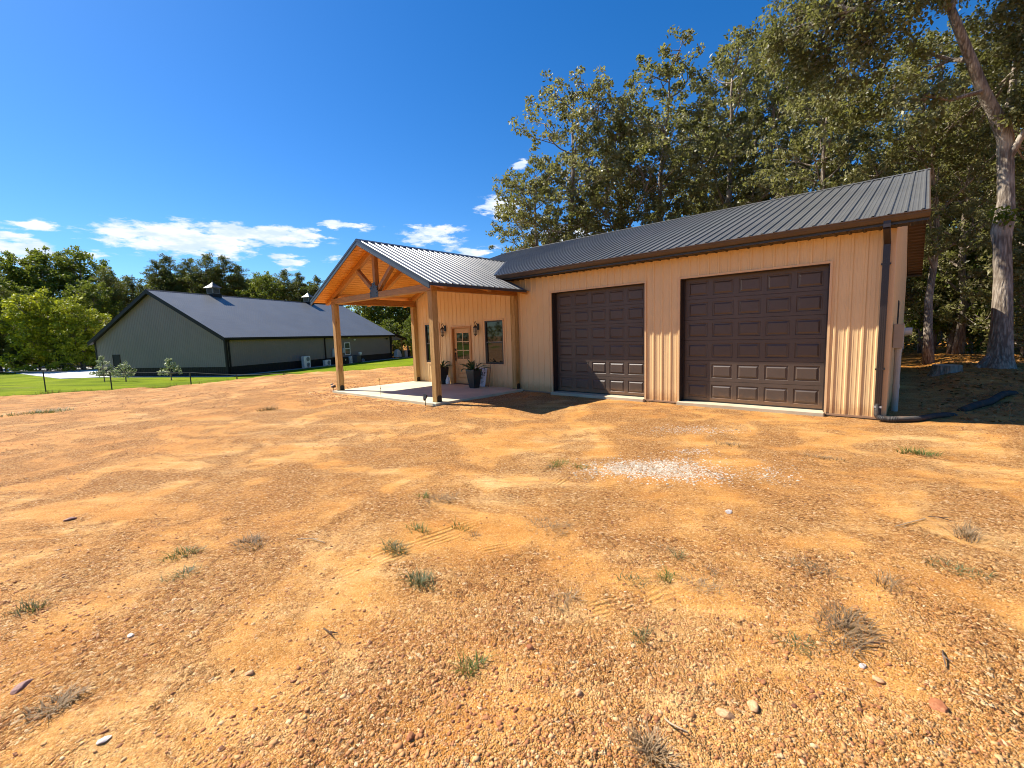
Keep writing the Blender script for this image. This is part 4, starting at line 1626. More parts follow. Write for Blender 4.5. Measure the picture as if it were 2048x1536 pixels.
# folding sign frame with its white panel, behind the right planter
sx, sy = -11.02, -.22
o = thing('sale_sign', 'white sale sign in a brown metal frame leaning behind the right planter', 'sign', (sx, sy, 0))
FRM = mat('brown_sign_frame', (.12, .055, .03), .5)
mb = MB()
mb.tube([(sx - .36, sy - .10, .01), (sx - .36, sy + .10, .83), (sx + .36, sy + .10, .83), (sx + .36, sy - .06, .02)], .011, 6)
mb.build('frame', FRM, o)
mb = MB()
pa, pb = Vector((0, sy - .115, .02)), Vector((0, sy + .045, .68))
mb.prism([(sx - .40, pa.y, pa.z), (sx + .22, pa.y, pa.z), (sx + .22, pb.y, pb.z), (sx - .40, pb.y, pb.z)], (0, .012, -.003))
pn = mb.build('panel', mat('sign_white', (.70, .70, .72), .5), o)
INK = mat('sign_ink', (.012, .012, .014), .6)
INK2 = mat('sign_grey_ink', (.30, .30, .33), .6)


def lettering(txt, size, x, h, m, parent, name):
    cu = bpy.data.curves.new(name, 'FONT')
    cu.body = txt
    cu.size = size
    cu.align_x = 'RIGHT'
    cu.extrude = .001
    cu.offset = size * .018
    tmp = bpy.data.objects.new(name, cu)
    me = bpy.data.meshes.new_from_object(tmp)
    bpy.data.objects.remove(tmp)
    d = (pb - pa).normalized()
    nrm = Vector((0, -d.z, d.y))
    org = pa + d * h + nrm * .004
    M = Matrix(((1, 0, 0, x), (0, d.y, nrm.y, org.y), (0, d.z, nrm.z, org.z), (0, 0, 0, 1)))
    M = Matrix.Translation((-sx, -sy, 0)) @ M
    me.transform(M)
    me.materials.clear()
    me.materials.append(m)
    return link(name, me, parent)


lettering('FOR SALE', .17, sx + .17, .40, INK, pn, 'lettering')
lettering('BY OWNER', .10, sx + .06, .27, INK, pn, 'lettering')
for q_, hh in enumerate((.18, .14, .10)):
    mb = MB()
    d = (pb - pa).normalized()
    nrm = Vector((0, -d.z, d.y))
    c0 = pa + d * hh + nrm * .002
    c1 = pa + d * (hh + .012) + nrm * .002
    mb.prism([(sx - .30, c0.y, c0.z), (sx + .14 - .05 * q_, c0.y, c0.z), (sx + .14 - .05 * q_, c1.y, c1.z), (sx - .30, c1.y, c1.z)], tuple(nrm * .001))
    mb.build('fine_print', INK2, pn)
# white jug by the left planter: unidentified, its vessel shape made up
o = thing('white_item', 'small white jug on the slab at the foot of the left planter', 'item', (-12.93, -.22, 0.002))
mb = MB()
mb.lathe((-12.93, -.22, .002), [(.0, 0), (.075, 0), (.085, .03), (.085, .15), (.06, .22), (.03, .29), (.028, .34), (.0, .345)], 12)
mb.build('body', WHITEP, o, smooth=True)
mb = MB()
mb.tube([(-12.90, -.22, .26), (-12.83, -.22, .25), (-12.82, -.22, .16), (-12.85, -.22, .13)], .014, 6)
mb.build('handle', WHITEP, o)

# spotlights on stakes at the slab edge
def spot(u, v, label, aim):
    x, y, z = gp(u, v)
    o = thing('spot_light', label, 'spotlight', (x, y, z), 0, 'spotlights on stakes along the porch slab')
    mb = MB()
    mb.tube([(x, y, z - .05), (x, y, z + .17)], .011, 6).lathe((x, y, z + .17), [(0, -.02), (.022, -.015), (.022, .02), (0, .025)], 8)
    mb.build('stake', BRONZE, o)
    mb = MB()
    ax_ = Vector(aim).normalized()
    c = Vector((x, y, z + .22))
    mb.tube([c - ax_ * .07, c + ax_ * .03, c + ax_ * .08, c + ax_ * .085], [.03, .045, .052, .045], 10)
    mb.build('lamp_head', BRONZE, o)
    mb = MB()
    mb.prism([tuple(c - ax_ * .10 + Vector((-.06, .02, .06))), tuple(c - ax_ * .10 + Vector((.07, .02, .06))), tuple(c + Vector((.07, -.0, .10))), tuple(c + Vector((-.06, 0, .10)))], (0, 0, .008))
    mb.build('solar_panel', CHAR, o)


spot(667, 785, 'bronze spotlight on a stake at the left front corner of the slab', (.8, .5, .1))
spot(851, 812, 'bronze spotlight on a stake in front of the front right post', (-.2, .6, .75))

# corrugated drain pipe
PIPE = mat('black_drain_pipe', (.050, .046, .042), .55, .25, var=.08, dirt=((.28, .14, .06), .35, 5))


def corrugated(pts, r, name, label):
    pts = [Vector(p) for p in pts]
    # resample
    cum = [0]
    for p, q in zip(pts, pts[1:]):
        cum.append(cum[-1] + (q - p).length)
    n_ = int(cum[-1] / .009)
    path, rad = [], []
    for i in range(n_ + 1):
        s = cum[-1] * i / n_
        k_ = max(0, min(len(pts) - 2, int(np.searchsorted(cum, s, side='right') - 1)))
        f = (s - cum[k_]) / (cum[k_ + 1] - cum[k_])
        p0, p1, p2, p3 = pts[max(k_ - 1, 0)], pts[k_], pts[k_ + 1], pts[min(k_ + 2, len(pts) - 1)]
        path.append(.5 * ((2 * p1) + (p2 - p0) * f + (2 * p0 - 5 * p1 + 4 * p2 - p3) * f * f + (3 * p1 - p0 - 3 * p2 + p3) * f ** 3))
        rad.append(r * (1.0 if i % 2 else .90))
    mb = MB()
    mb.tube(path, rad, 14)
    return tag(mb.build(name, PIPE, None, origin=tuple(pts[0])), label, 'drain pipe', 'black corrugated drain pipes')


g0 = hz(.2, -.2)
corrugated([(dxs, -.085, .24), (dxs, -.09, .10), (dxs + .01, -.12, .01), (dxs + .10, -.17, -.035), (dxs + .30, -.14, -.03), (.50, .10, hz(.5, .1) + .05), (.78, .62, hz(.78, .62) + .045),
            (.98, 1.05, hz(.98, 1.05) + .01), (1.08, 1.25, hz(1.08, 1.25) - .06)], .058, 'drain_pipe', 'black corrugated drain pipe joined to the corner downspout')
mb = MB()
a_ = gp(1925, 822)
b_ = gp(2015, 793)
pth_ = []
for f_ in (-.02, .15, .35, .55, .8, 1.0, 1.2):
    px_, py_ = a_[0] + (b_[0] - a_[0]) * f_ + .05 * math.sin(f_ * 5), a_[1] + (b_[1] - a_[1]) * f_
    pth_.append((px_, py_, hz(px_, py_) + (.055 if .1 < f_ < 1.1 else .0)))
corrugated(pth_, .075, 'drain_pipe', 'black drain pipe lying in the shaded soil, not joined to the downspout')
mb = MB()
mb.box((dxs - .060, -.134, .16), (dxs + .060, -.035, .20))
mb.build('pipe_tape', mat('silver_tape', (.5, .5, .48), .35, metal=.3), G)

# ------------------------------------------------------------------ trees
def bark_mat(name, c1, c2, scale=1.0):
    m, t, b = new_mat(name)
    p = t.n('ShaderNodeTexCoord').outputs['Object']
    q = t.vmath('MULTIPLY', p, (1, 1, .13))
    v = t.voro(t.vmath('ADD', q, t.vmath('SCALE', t.noise(q, 9 * scale, 3, out=1), scale=.10)), 17 * scale)
    n1 = t.noise(q, 14 * scale, 5, .65)
    n2 = t.noise(p, 1.2, 4, .6)
    c = t.mix(t.step(t.math('ADD', t.math('MULTIPLY', v.outputs['Distance'], .6), t.math('MULTIPLY', n1, .8)), .38, .85), c2, c1)
    c = t.mix(t.math('MULTIPLY', t.step(n2, .45, .7), .5), c, tuple(min(1, x * 1.5) for x in c2))
    t.put(b.inputs['Base Color'], c)
    b.inputs['Roughness'].default_value = .9
    b.inputs['Specular IOR Level'].default_value = .15
    t.put(b.inputs['Normal'], t.bump(t.math('ADD', t.math('MULTIPLY', v.outputs['Distance'], -1.0), n1), 1.0, .03))
    return m


OAKBARK = bark_mat('oak_bark', (.15, .115, .085), (.38, .32, .25))
PINEBARK = bark_mat('pine_bark', (.10, .06, .04), (.20, .13, .09))
OAKLEAF = leaf_mat('oak_leaf', [(.062, .064, .020), (.165, .158, .054), (.265, .245, .10), (.40, .36, .18)], .45, .48, .35)
GREENLEAF = leaf_mat('hardwood_leaf', [(.040, .066, .007), (.105, .150, .012), (.18, .225, .018), (.30, .31, .05)], .55, .42, .3)
LIMELEAF = leaf_mat('lime_leaf', [(.14, .17, .006), (.30, .33, .008), (.44, .44, .012), (.58, .52, .03)], .5, .4)
PINELEAF = leaf_mat('pine_needle', [(.035, .048, .010), (.085, .105, .018), (.14, .155, .03), (.22, .22, .055)], .55, .3, .3)


def leaves_mesh(name, centers, radii, per, L, Wd, m, seed, squash=.8, droop=.35, tone_sd=.15, zr=None):
    r = np.random.default_rng(seed)
    C = np.repeat(np.asarray(centers, float), per, axis=0)
    Rd = np.repeat(np.asarray(radii, float), per)
    N = len(C)
    d = r.normal(size=(N, 3))
    d /= np.linalg.norm(d, axis=1)[:, None]
    rr = Rd * r.uniform(0, 1, N) ** .45
    P = C + d * rr[:, None] * np.array([1, 1, squash])
    ax = r.normal(size=(N, 3)) * .75 + d * .7
    ax[:, 2] -= droop
    ax /= np.linalg.norm(ax, axis=1)[:, None]
    sd = np.cross(ax, r.normal(size=(N, 3)))
    sd /= np.linalg.norm(sd, axis=1)[:, None] + 1e-9
    nn = np.cross(sd, ax)
    l = L * r.uniform(.65, 1.25, N)[:, None]
    w = Wd * r.uniform(.7, 1.2, N)[:, None]
    v0 = P - ax * l * .5
    v2 = P + ax * l * .5
    v1 = P + sd * w * .5 + nn * w * .14
    v3 = P - sd * w * .5 + nn * w * .14
    V = np.stack([v0, v1, v2, v3], 1).reshape(-1, 3)
    Q = np.arange(N * 4).reshape(N, 4)
    ct = np.repeat(r.normal(.46, tone_sd, len(centers)), per)
    tone = np.repeat(np.clip(ct + r.normal(0, .15, N), 0, 1), 4)
    return np_mesh(name, V, Q, None, m, False, {'tone': tone})


def limb_path(p, q, sag, r, n=6):
    p, q = np.array(p, float), np.array(q, float)
    out = []
    L = np.linalg.norm(q - p)
    off = r.normal(size=3) * L * .06
    for i in range(n + 1):
        s = i / n
        x = p * (1 - s) + q * s + off * math.sin(math.pi * s)
        x[2] += sag * L * (s * s - s) * 1.0
        out.append(tuple(x))
    return out


def broadleaf(seed, H, R, zb, tr, nl, ncl, per, leaf, L, Wd, bark, top_lean=.0, squash=.85, crad=(.42, .75)):
    r = np.random.default_rng(seed)
    mb = MB()
    path = [(0, 0, -.3)]
    x = y = 0
    nt_ = 9
    for i in range(1, nt_ + 1):
        z = H * .9 * i / nt_
        x += r.normal(0, .018 * H / nt_ * 3)
        y += r.normal(0, .018 * H / nt_ * 3)
        path.append((x, y, z))
    rads = [tr * 1.35] + [tr * (1 - .88 * (i / nt_) ** 1.1) for i in range(1, nt_ + 1)]
    mb.tube(path, rads, 9)

    def at_h(z):
        s = min(max(z / (H * .9) * nt_, 0), nt_ - .001)
        i = int(s)
        f = s - i
        a_, b_ = path[i], path[i + 1]
        return tuple(a_[k] + (b_[k] - a_[k]) * f for k in range(3)), rads[i] + (rads[i + 1] - rads[i]) * f
    cents, rad_ = [], []
    for i in range(nl):
        f = (i + .5) / nl
        zc = zb + (H * .95 - zb) * f ** .9
        prof = (math.sin(math.pi * min(1, .22 + .74 * f)) ** .7) if f < .98 else .15
        az_ = i * 2.39996 + r.uniform(-.5, .5)
        rc = R * prof * r.uniform(.45, .80)
        lr = R * r.uniform(.30, .46) * (.75 + .4 * prof)
        c = (rc * math.cos(az_), rc * math.sin(az_), zc)
        start, sr = at_h(max(zb * .75, zc - rc * r.uniform(.5, 1.1)))
        c = (c[0] + start[0], c[1] + start[1], zc)
        lp_ = limb_path(start, c, .25, r)
        mb.tube(lp_, list(np.linspace(max(sr * .5, .05), .025, len(lp_))), 6, caps=False)
        k_ = max(6, int(ncl / nl * (lr / (R * .38)) ** 2))
        dd = r.normal(size=(k_, 3))
        dd /= np.linalg.norm(dd, axis=1)[:, None]
        pos = np.array(c) + dd * (lr * r.uniform(.25, 1, k_) ** .5)[:, None] * np.array([1, 1, squash])
        for j, pp in enumerate(pos):
            cents.append(pp)
            rad_.append(r.uniform(*crad))
            if j % 3 == 0:
                tp = limb_path(lp_[r.integers(3, len(lp_))], pp, .1, r, 2)
                mb.tube(tp, [.028, .018, .010], 4, caps=False)
    trunk = mb.build('trunk', bark, None, smooth=True)
    tme = trunk.data
    bpy.data.objects.remove(trunk)
    cme = leaves_mesh('crown', cents, rad_, per, L, Wd, leaf, seed + 100)
    return tme, cme, H


def pine(seed, H, R, zb, tr, leaf, ncl=6, per=46):
    r = np.random.default_rng(seed)
    mb = MB()
    path = [(r.normal(0, .05) * i * .4, r.normal(0, .05) * i * .4, -.3 + (H + .2) * i / 8) for i in range(9)]
    mb.tube(path, list(np.linspace(tr, .04, 9)), 8)
    cents, rad_ = [], []
    z = zb
    while z < H * .985:
        f = (z - zb) / (H - zb)
        nb = 4 if f < .85 else 3
        for b_ in range(nb):
            if r.uniform() < .12:
                continue
            a_ = r.uniform(0, 6.28)
            l = R * (1 - f) ** .62 * r.uniform(.55, 1.05) * (.62 + .6 * min(1, f * 2.5)) + .3
            e = (l * math.cos(a_), l * math.sin(a_), z + l * r.uniform(.05, .42))
            lp_ = limb_path((0, 0, z), e, .2, r, 4)
            mb.tube(lp_, list(np.linspace(.07, .02, 5)), 4, caps=False)
            for s in np.linspace(.45, 1.0, max(2, int(ncl * l / R))):
                p = np.array((0, 0, z)) * (1 - s) + np.array(e) * s
                cents.append(p + r.normal(0, .22, 3))
                rad_.append(r.uniform(.50, .85))
        z += r.uniform(.35, .62)
    trunk = mb.build('trunk', PINEBARK, None, smooth=True)
    tme = trunk.data
    bpy.data.objects.remove(trunk)
    return tme, leaves_mesh('crown', cents, rad_, per, .40, .11, leaf, seed + 50, squash=.62, droop=-.1), H


def put_tree(var, name, label, x, y, H, rot, group=None, cat='tree', wide=1.0, z=None):
    H = H * (.935 if var in OAK else 1.0)
    tme, cme, h0 = var
    zz = float(terrain(np.array([x]), np.array([y]), False)[0]) if z is None else z
    o = thing(name, label, cat, (x, y, zz), rot, group)
    s = H / h0
    for nm, me in (('trunk', tme), ('crown', cme)):
        c = link(nm, me, o)
        c.scale = (s * wide, s * wide, s)
    return o


def place_ud(u, dep):
    """ground position under photo column u at a given depth into the scene"""
    return xy((u - 1024) / FPX * dep, dep)


OAK = [broadleaf(11, 20, 4.4, 4.5, .30, 22, 400, 36, OAKLEAF, .24, .13, OAKBARK, crad=(.30, .54)),
       broadleaf(12, 21, 4.0, 5.5, .27, 20, 370, 36, OAKLEAF, .24, .13, OAKBARK, crad=(.28, .52)),
       broadleaf(13, 18, 4.8, 3.5, .32, 22, 400, 36, OAKLEAF, .26, .13, OAKBARK, crad=(.28, .52)),
       broadleaf(14, 22, 3.7, 7.5, .26, 18, 320, 36, OAKLEAF, .24, .13, OAKBARK, crad=(.28, .52))]
HARD = [broadleaf(21, 17, 4.6, 2.5, .25, 22, 420, 34, GREENLEAF, .36, .2, OAKBARK),
        broadleaf(22, 15, 4.8, 1.8, .25, 20, 420, 34, GREENLEAF, .36, .2, OAKBARK)]
LIME = broadleaf(31, 10, 4.2, .8, .2, 18, 320, 34, LIMELEAF, .34, .2, OAKBARK)
UNDER = [broadleaf(41, 6, 2.6, .6, .09, 12, 120, 40, OAKLEAF, .20, .11, OAKBARK, crad=(.3, .5)),
         broadleaf(42, 5, 2.2, .4, .08, 11, 110, 40, GREENLEAF, .20, .11, OAKBARK, crad=(.3, .5))]
PINE = [pine(51, 20, 3.6, 8.0, .22, PINELEAF), pine(52, 22, 3.3, 11, .22, PINELEAF), pine(53, 14, 3.2, 1.5, .18, PINELEAF)]

GROUP_G = 'oaks in the grove behind the garage'
grove = [  # photo column, depth, height, variant
    (1140, 30.0, 19.6, 0, 'leafy oak at the left end of the grove behind the garage roof'),
    (1075, 29.0, 13.8, 2, 'shorter bushy oak at the outer left edge of the grove'),
    (1325, 30.5, 21.6, 1, 'tallest oak of the grove, its pointed top above the middle of the garage roof'),
    (1235, 31.0, 17.8, 2, 'broad oak between the left end oak and the tallest oak of the grove'),
    (1445, 31.5, 23.2, 0, 'tall oak just right of the tallest oak of the grove'),
    (1548, 31.0, 23.5, 3, 'slender oak with a high crown behind the right half of the roof')]
for i, (u, dp, H, v, lb) in enumerate(grove):
    x, y = place_ud(u, dp)
    put_tree(OAK[v], 'oak_tree', lb, x, y, H, i * 1.9 + .4, GROUP_G, wide=1.18 if i == 2 else 1.06)
GL = 'olive green oak deep inside the grove behind the garage'
rg = random.Random(3)
for i, (u, dp, H, v) in enumerate([(1390, 36, 20.0, 3), (1500, 35, 23, 1), (1640, 21.5, 14.5, 2), (1862, 19.5, 15, 3), (1918, 23, 16, 1), (1620, 33, 20, 0), (1690, 35, 18, 3), (1770, 31, 19, 1), (1850, 27, 16, 0), (1905, 24, 15, 3), (1970, 30, 19, 2),
                                   (2040, 26, 18, 1), (2110, 31, 20, 0), (2160, 24, 18, 2), (1820, 42, 19, 2), (1940, 42, 20, 1), (2080, 40, 21, 0), (2230, 36, 20, 3)]):
    x, y = place_ud(u, dp)
    put_tree(OAK[v], 'oak_tree', GL, x, y, H, rg.uniform(0, 6.3), GROUP_G)
for i, (u, dp, H, v) in enumerate([(1868, 25, 6.5, 0), (1945, 24, 6.5, 1), (2050, 20, 6.5, 0), (2095, 19, 5.5, 0), (1835, 31, 6, 0), (1900, 33, 6.5, 1), (2110, 24, 6, 0), (1990, 36, 6.5, 0)]):
    x, y = place_ud(u, dp)
    put_tree(UNDER[v], 'young_tree', 'low leafy young tree in the shade under the oaks', x, y, H, rg.uniform(0, 6.3), 'young trees under the oaks', 'small tree')


def wpt(u, v, dep):
    d = F_ + R_ * (u - 1024) / FPX - U_ * (v - 768) / FPX
    return (CX + d[0] * dep, CY + d[1] * dep, CZ + d[2] * dep)


# the big oak by the right end of the garage
OD = 15.3
bx, by, bz_ = wpt(1995, 745, OD)
bo = thing('oak_tree', 'massive old oak with thick grey trunk right of the garage, crown leaving the picture', 'tree', (bx, by, bz_), 0, None)
ORG[bo.name] = (bx, by, bz_)
mb = MB()
tp = [wpt(1996, 762, OD), wpt(1997, 740, OD), wpt(1999, 715, OD), wpt(2003, 660, OD), wpt(2006, 560, OD), wpt(2004, 490, OD), wpt(2003, 462, OD), wpt(2009, 435, OD), wpt(2012, 400, OD), wpt(2011, 330, OD), wpt(2009, 275, OD),
      wpt(1990, 228, OD - .1), wpt(1966, 182, OD - .2), wpt(1942, 120, OD - .3), wpt(1918, 60, OD - .4), wpt(1902, 20, OD - .5)]
mb.tube(tp, [.58, .45, .34, .275, .235, .23, .275, .265, .215, .21, .20, .185, .165, .145, .13, .115], 16)
for aa, ln in ((3.6, 1.15), (.6, .6), (2.2, .7), (4.7, .75), (5.6, .55), (1.4, .6), (3.0, .8)):   # root flare
    b0 = Vector(tp[2])
    e = Vector((b0.x + ln * math.cos(aa), b0.y + ln * math.sin(aa), bz_ - .15))
    mb.tube([b0 + Vector((.12 * math.cos(aa), .12 * math.sin(aa), .1)), (b0 + e) / 2 + Vector((0, 0, -.12)), e], [.19, .15, .04], 8)
limbs = [([tp[15], wpt(1880, -5, OD - .6), wpt(1830, -15, OD - .8), wpt(1770, -10, OD - 1), wpt(1700, 20, OD - 1.2)], .10),
         ([tp[15], wpt(1915, -40, OD), wpt(1930, -120, OD + .5), wpt(1940, -200, OD + 1)], .10),
         ([tp[10], wpt(2018, 215, OD + .2), wpt(2030, 140, OD + .4), wpt(2050, 40, OD + .6), wpt(2060, -80, OD + .6)], .14),
         ([tp[13], wpt(1900, 120, OD + 1), wpt(1840, 100, OD + 2), wpt(1780, 110, OD + 2.5)], .09),
         ([tp[12], wpt(1900, 200, OD - 1), wpt(1850, 190, OD - 1.8)], .07),
         ([tp[9], wpt(2050, 260, OD - .5), wpt(2110, 200, OD - 1), wpt(2180, 150, OD - 1.2)], .11)]
for pth, r0 in limbs:
    mb.tube(pth, list(np.linspace(r0, .04, len(pth))), 8, caps=False)
lobes = [(1590, 40, 15.5, 1.1), (1625, 95, 15.8, 1.2), (1680, 40, 14.6, 1.2), (1700, 130, 15.2, 1.2), (1745, 75, 14.2, 1.0), (1650, -30, 15, 1.4), (1740, -40, 14, 1.3), (1800, 30, 13.6, .9),
         (1830, 110, 16.6, 1.1), (1770, 190, 16.8, 1.2), (1850, 205, 13.7, .9), (1870, -30, 14.5, 1.2), (1950, -60, 15.2, 1.3), (1985, 60, 15.9, 1.1), (2040, 110, 14.9, 1.1), (2060, 10, 15.4, 1.4),
         (2075, 210, 14.6, 1.0), (2120, 120, 14.2, 1.4), (2100, -60, 15, 1.6), (1960, 130, 17.4, 1.2), (1900, 250, 18.0, 1.2), (2180, 180, 14.2, 1.5), (2060, 330, 16.6, .8), (1700, 210, 17.5, 1.2),
         (1560, 100, 16.5, .9), (1960, -150, 15.5, 1.8), (2080, -170, 15.5, 1.8), (1830, -120, 15, 1.7), (1720, -120, 15, 1.5), (1930, 300, 19, 1.0), (2200, 20, 15, 1.6), (1590, 150, 17, .9)]
cents, rr_ = [], []
r = np.random.default_rng(77)
for (u, v, dp, lr) in lobes:
    c = np.array(wpt(u, v, dp))
    # feed each lobe from the nearest limb point
    allp = [p for pth, _ in limbs for p in pth] + tp[11:]
    src = min(allp, key=lambda p: np.linalg.norm(np.array(p) - c))
    lp_ = limb_path(src, c, .15, r, 4)
    mb.tube(lp_, [.06, .05, .04, .03, .02], 5, caps=False)
    k_ = int(17 * lr * lr) + 3
    dd = r.normal(size=(k_, 3))
    dd /= np.linalg.norm(dd, axis=1)[:, None]
    pos = c + dd * (lr * r.uniform(.1, 1, k_) ** .5)[:, None] * np.array([1, 1, .75])
    for j, pp in enumerate(pos):
        cents.append(pp)
        rr_.append(r.uniform(.30, .56))
        if j % 2 == 0:
            mb.tube(limb_path(lp_[r.integers(1, 5)], pp, .1, r, 2), [.018, .012, .006], 4, caps=False)
mb.build('trunk', OAKBARK, bo, smooth=True)
cm = leaves_mesh('crown', np.array(cents) - np.array((bx, by, bz_)), rr_, 60, .155, .08, OAKLEAF, 401, squash=.8)
link('crown', cm, bo)
# a tuft of leaves sprouting from the old wound on the trunk
wpos = np.array([wpt(1992, 428, OD - .35), wpt(2005, 434, OD - .4), wpt(2022, 440, OD - .38), wpt(2012, 425, OD - .4)]) - np.array((bx, by, bz_))
link('trunk_shoots', leaves_mesh('trunk_shoots', wpos, [.35, .3, .35, .25], 40, .16, .08, GREENLEAF, 402), bo)

# stump
stx, sty = place_ud(1898, 14.9)
stz = hz(stx, sty)
so_ = thing('tree_stump', 'sawn tree stump on the heaped soil left of the massive oak', 'stump', (stx, sty, stz))
mb = MB()
pr = []
for (rr0, zz) in ((.52, -.15), (.44, 0.0), (.39, .12), (.37, .30)):
    pr += [(stx + rr0 * (1 + .08 * math.sin(k * 1.9 + zz)) * math.cos(k * math.pi / 9), sty + rr0 * (1 + .08 * math.sin(k * 2.3)) * math.sin(k * math.pi / 9), stz + zz) for k in range(18)]
fs = [(r_ * 18 + k, r_ * 18 + (k + 1) % 18, r_ * 18 + 18 + (k + 1) % 18, r_ * 18 + 18 + k) for r_ in range(3) for k in range(18)]
mb.add(pr, fs)
mb.build('bark', OAKBARK, so_)
mb = MB()
mb.add(pr[54:], [tuple(range(18))])
mb.build('cut_face', mat('cut_wood', (.42, .33, .22), .8, var=.2, vscale=8), so_)

# tree line beyond the lawn and the barn
hor = lambda u: 670 + (1024 - u) * .0313
TL = [  # column, top row, depth, kind, label
    (5, 552, 60, 'p2', 'dark evergreen at the far left edge of the picture'),
    (78, 512, 84, 'h0', 'rounded green tree left of the tallest crowns of the left tree line'),
    (128, 500, 85, 'h1', 'tall green tree above the lime coloured tree'),
    (186, 498, 86, 'h0', 'tallest green hardwood in the tree line left of the barn'),
    (236, 538, 80, 'p2', 'dark conifer just left of the barn gable peak'),
    (286, 552, 84, 'p2', 'dark conifer directly behind the barn gable peak'),
    (338, 524, 96, 'p1', None), (366, 516, 97, 'p0', None), (402, 520, 96, 'p1', None), (432, 512, 95, 'p0', 'tallest pine of the row behind the barn ridge'),
    (470, 516, 96, 'p1', None), (500, 534, 97, 'p0', None), (545, 545, 95, 'h0', 'yellowish green hardwood between pines behind the barn ridge'), (583, 542, 98, 'p0', None), (612, 548, 97, 'p1', None), (648, 556, 96, 'p0', None),
    (690, 560, 98, 'p1', None), (735, 575, 82, 'h0', 'sunlit green tree framed by the porch posts'), (780, 570, 84, 'h1', 'green hardwood seen past the lean-to roof of the barn'),
    (820, 575, 84, 'h0', 'green hardwood beside the back left porch post'), (850, 570, 90, 'p2', None), (905, 566, 92, 'p0', None),
    (-60, 540, 70, 'h0', None), (-120, 530, 75, 'p0', None), (-200, 530, 72, 'h1', None), (310, 575, 104, 'h1', None), (210, 560, 76, 'h1', None), (40, 560, 74, 'h1', None), (455, 540, 104, 'p2', None), (560, 555, 104, 'p2', None), (345, 548, 106, 'h0', None), (385, 545, 107, 'h1', None), (420, 546, 106, 'h0', None), (490, 552, 107, 'h1', None), (525, 556, 104, 'h1', None), (600, 566, 106, 'h0', None), (635, 568, 106, 'h1', None), (262, 556, 90, 'h0', None)]
KV = {'p0': PINE[0], 'p1': PINE[1], 'p2': PINE[2], 'h0': HARD[0], 'h1': HARD[1]}
for i, (u, v, dp, k, lb) in enumerate(TL):
    x, y = place_ud(u, dp)
    H = (hor(u) - v) / FPX * dp + 1.8 + 1.1
    if k[0] == 'p':
        put_tree(KV[k], 'pine_tree', lb or 'dark green pine in the tree line beyond the barn', x, y, H, i * 1.7, 'pines beyond the barn', z=-1.15)
    else:
        put_tree(KV[k], 'hardwood_tree', lb or 'green hardwood in the tree line beyond the lawn', x, y, H, i * 2.1, 'hardwoods beyond the lawn', z=-1.15)
for (u, v, dp, lb) in ((100, 585, 60.5, 'bright lime green tree left of the barn, largest of its kind'), (168, 600, 60.8, 'lime green tree closest to the barn gable'), (172, 640, 59.5, 'low lime green tree in front of the lime tree nearest the barn')):
    x, y = place_ud(u, dp)
    put_tree(LIME, 'lime_tree', lb, x, y, (hor(u) - v) / FPX * dp + 2.9, u, 'lime green trees left of the barn', z=-1.15)
for i, (u, dp, H) in enumerate([(-20, 60, 7), (15, 61.2, 6.5), (60, 64.5, 6.5), (135, 66, 6), (188, 62, 5.5), (205, 70, 8), (230, 75, 8), (705, 76, 7), (745, 73, 6), (790, 74, 6), (835, 72, 7), (870, 72, 7), (40, 58.5, 5), (130, 59, 4), (-60, 62, 8)]):
    x, y = place_ud(u, dp)
    put_tree(PINE[2] if dp < 59.5 else (UNDER[1 if u > 600 else 0] if i % 2 else HARD[1]), 'bushy_tree', 'low bushy tree at the foot of the tree line', x, y, H, i * 2.7, 'bushy trees at the foot of the tree line', z=-1.15)
x, y, z = bw(BL + 5.2, -.3, 0)
put_tree(LIME, 'yellow_bush', 'yellow green bush beside the lean-to post of the barn', x, y, 1.6, 0, None, 'bush', z=z)

# saplings on the lawn
SAPLEAF = leaf_mat('variegated_leaf', [(.07, .12, .05), (.18, .24, .12), (.42, .46, .30), (.72, .70, .52)], .5, .35)


def sapling(u, dep, H, seed, label):
    r = np.random.default_rng(seed)
    x, y = place_ud(u, dep)
    z = lawn_z(x, y)
    o = thing('sapling', label, 'sapling', (x, y, z), 0, 'young trees planted on the lawn')
    ORG[o.name] = (x, y, z)
    mb = MB()
    mb.tube([(x, y, z - .05), (x + .02, y, z + H * .4), (x - .02, y + .02, z + H * .95)], [.045, .032, .01], 7)
    cents, rad_ = [], []
    for i in range(34):
        f = r.uniform(0, 1) ** 1.3
        zz = H * (.28 + .7 * f)
        l = .85 * (1 - f) ** .8 * r.uniform(.3, 1) + .06
        a_ = r.uniform(0, 6.28)
        e = (l * math.cos(a_), l * math.sin(a_), zz)
        cents.append(e)
        rad_.append(.2)
        mb.tube([(x, y, z + zz * .85), (x + e[0], y + e[1], z + zz)], [.015, .006], 4, caps=False)
    mb.build('trunk', OAKBARK, o)
    cm = leaves_mesh('crown', cents, rad_, 20, .15, .085, SAPLEAF, seed + 9, tone_sd=.22)
    link('crown', cm, o)


sapling(208, 38.0, 2.15, 1, 'pale leaved sapling in front of the dark barn door')
sapling(251, 36.0, 1.6, 2, 'smallest sapling, cream leaved, in the middle of three on the lawn')
sapling(342, 36.0, 1.75, 3, 'pale topped sapling nearest the barn corner')

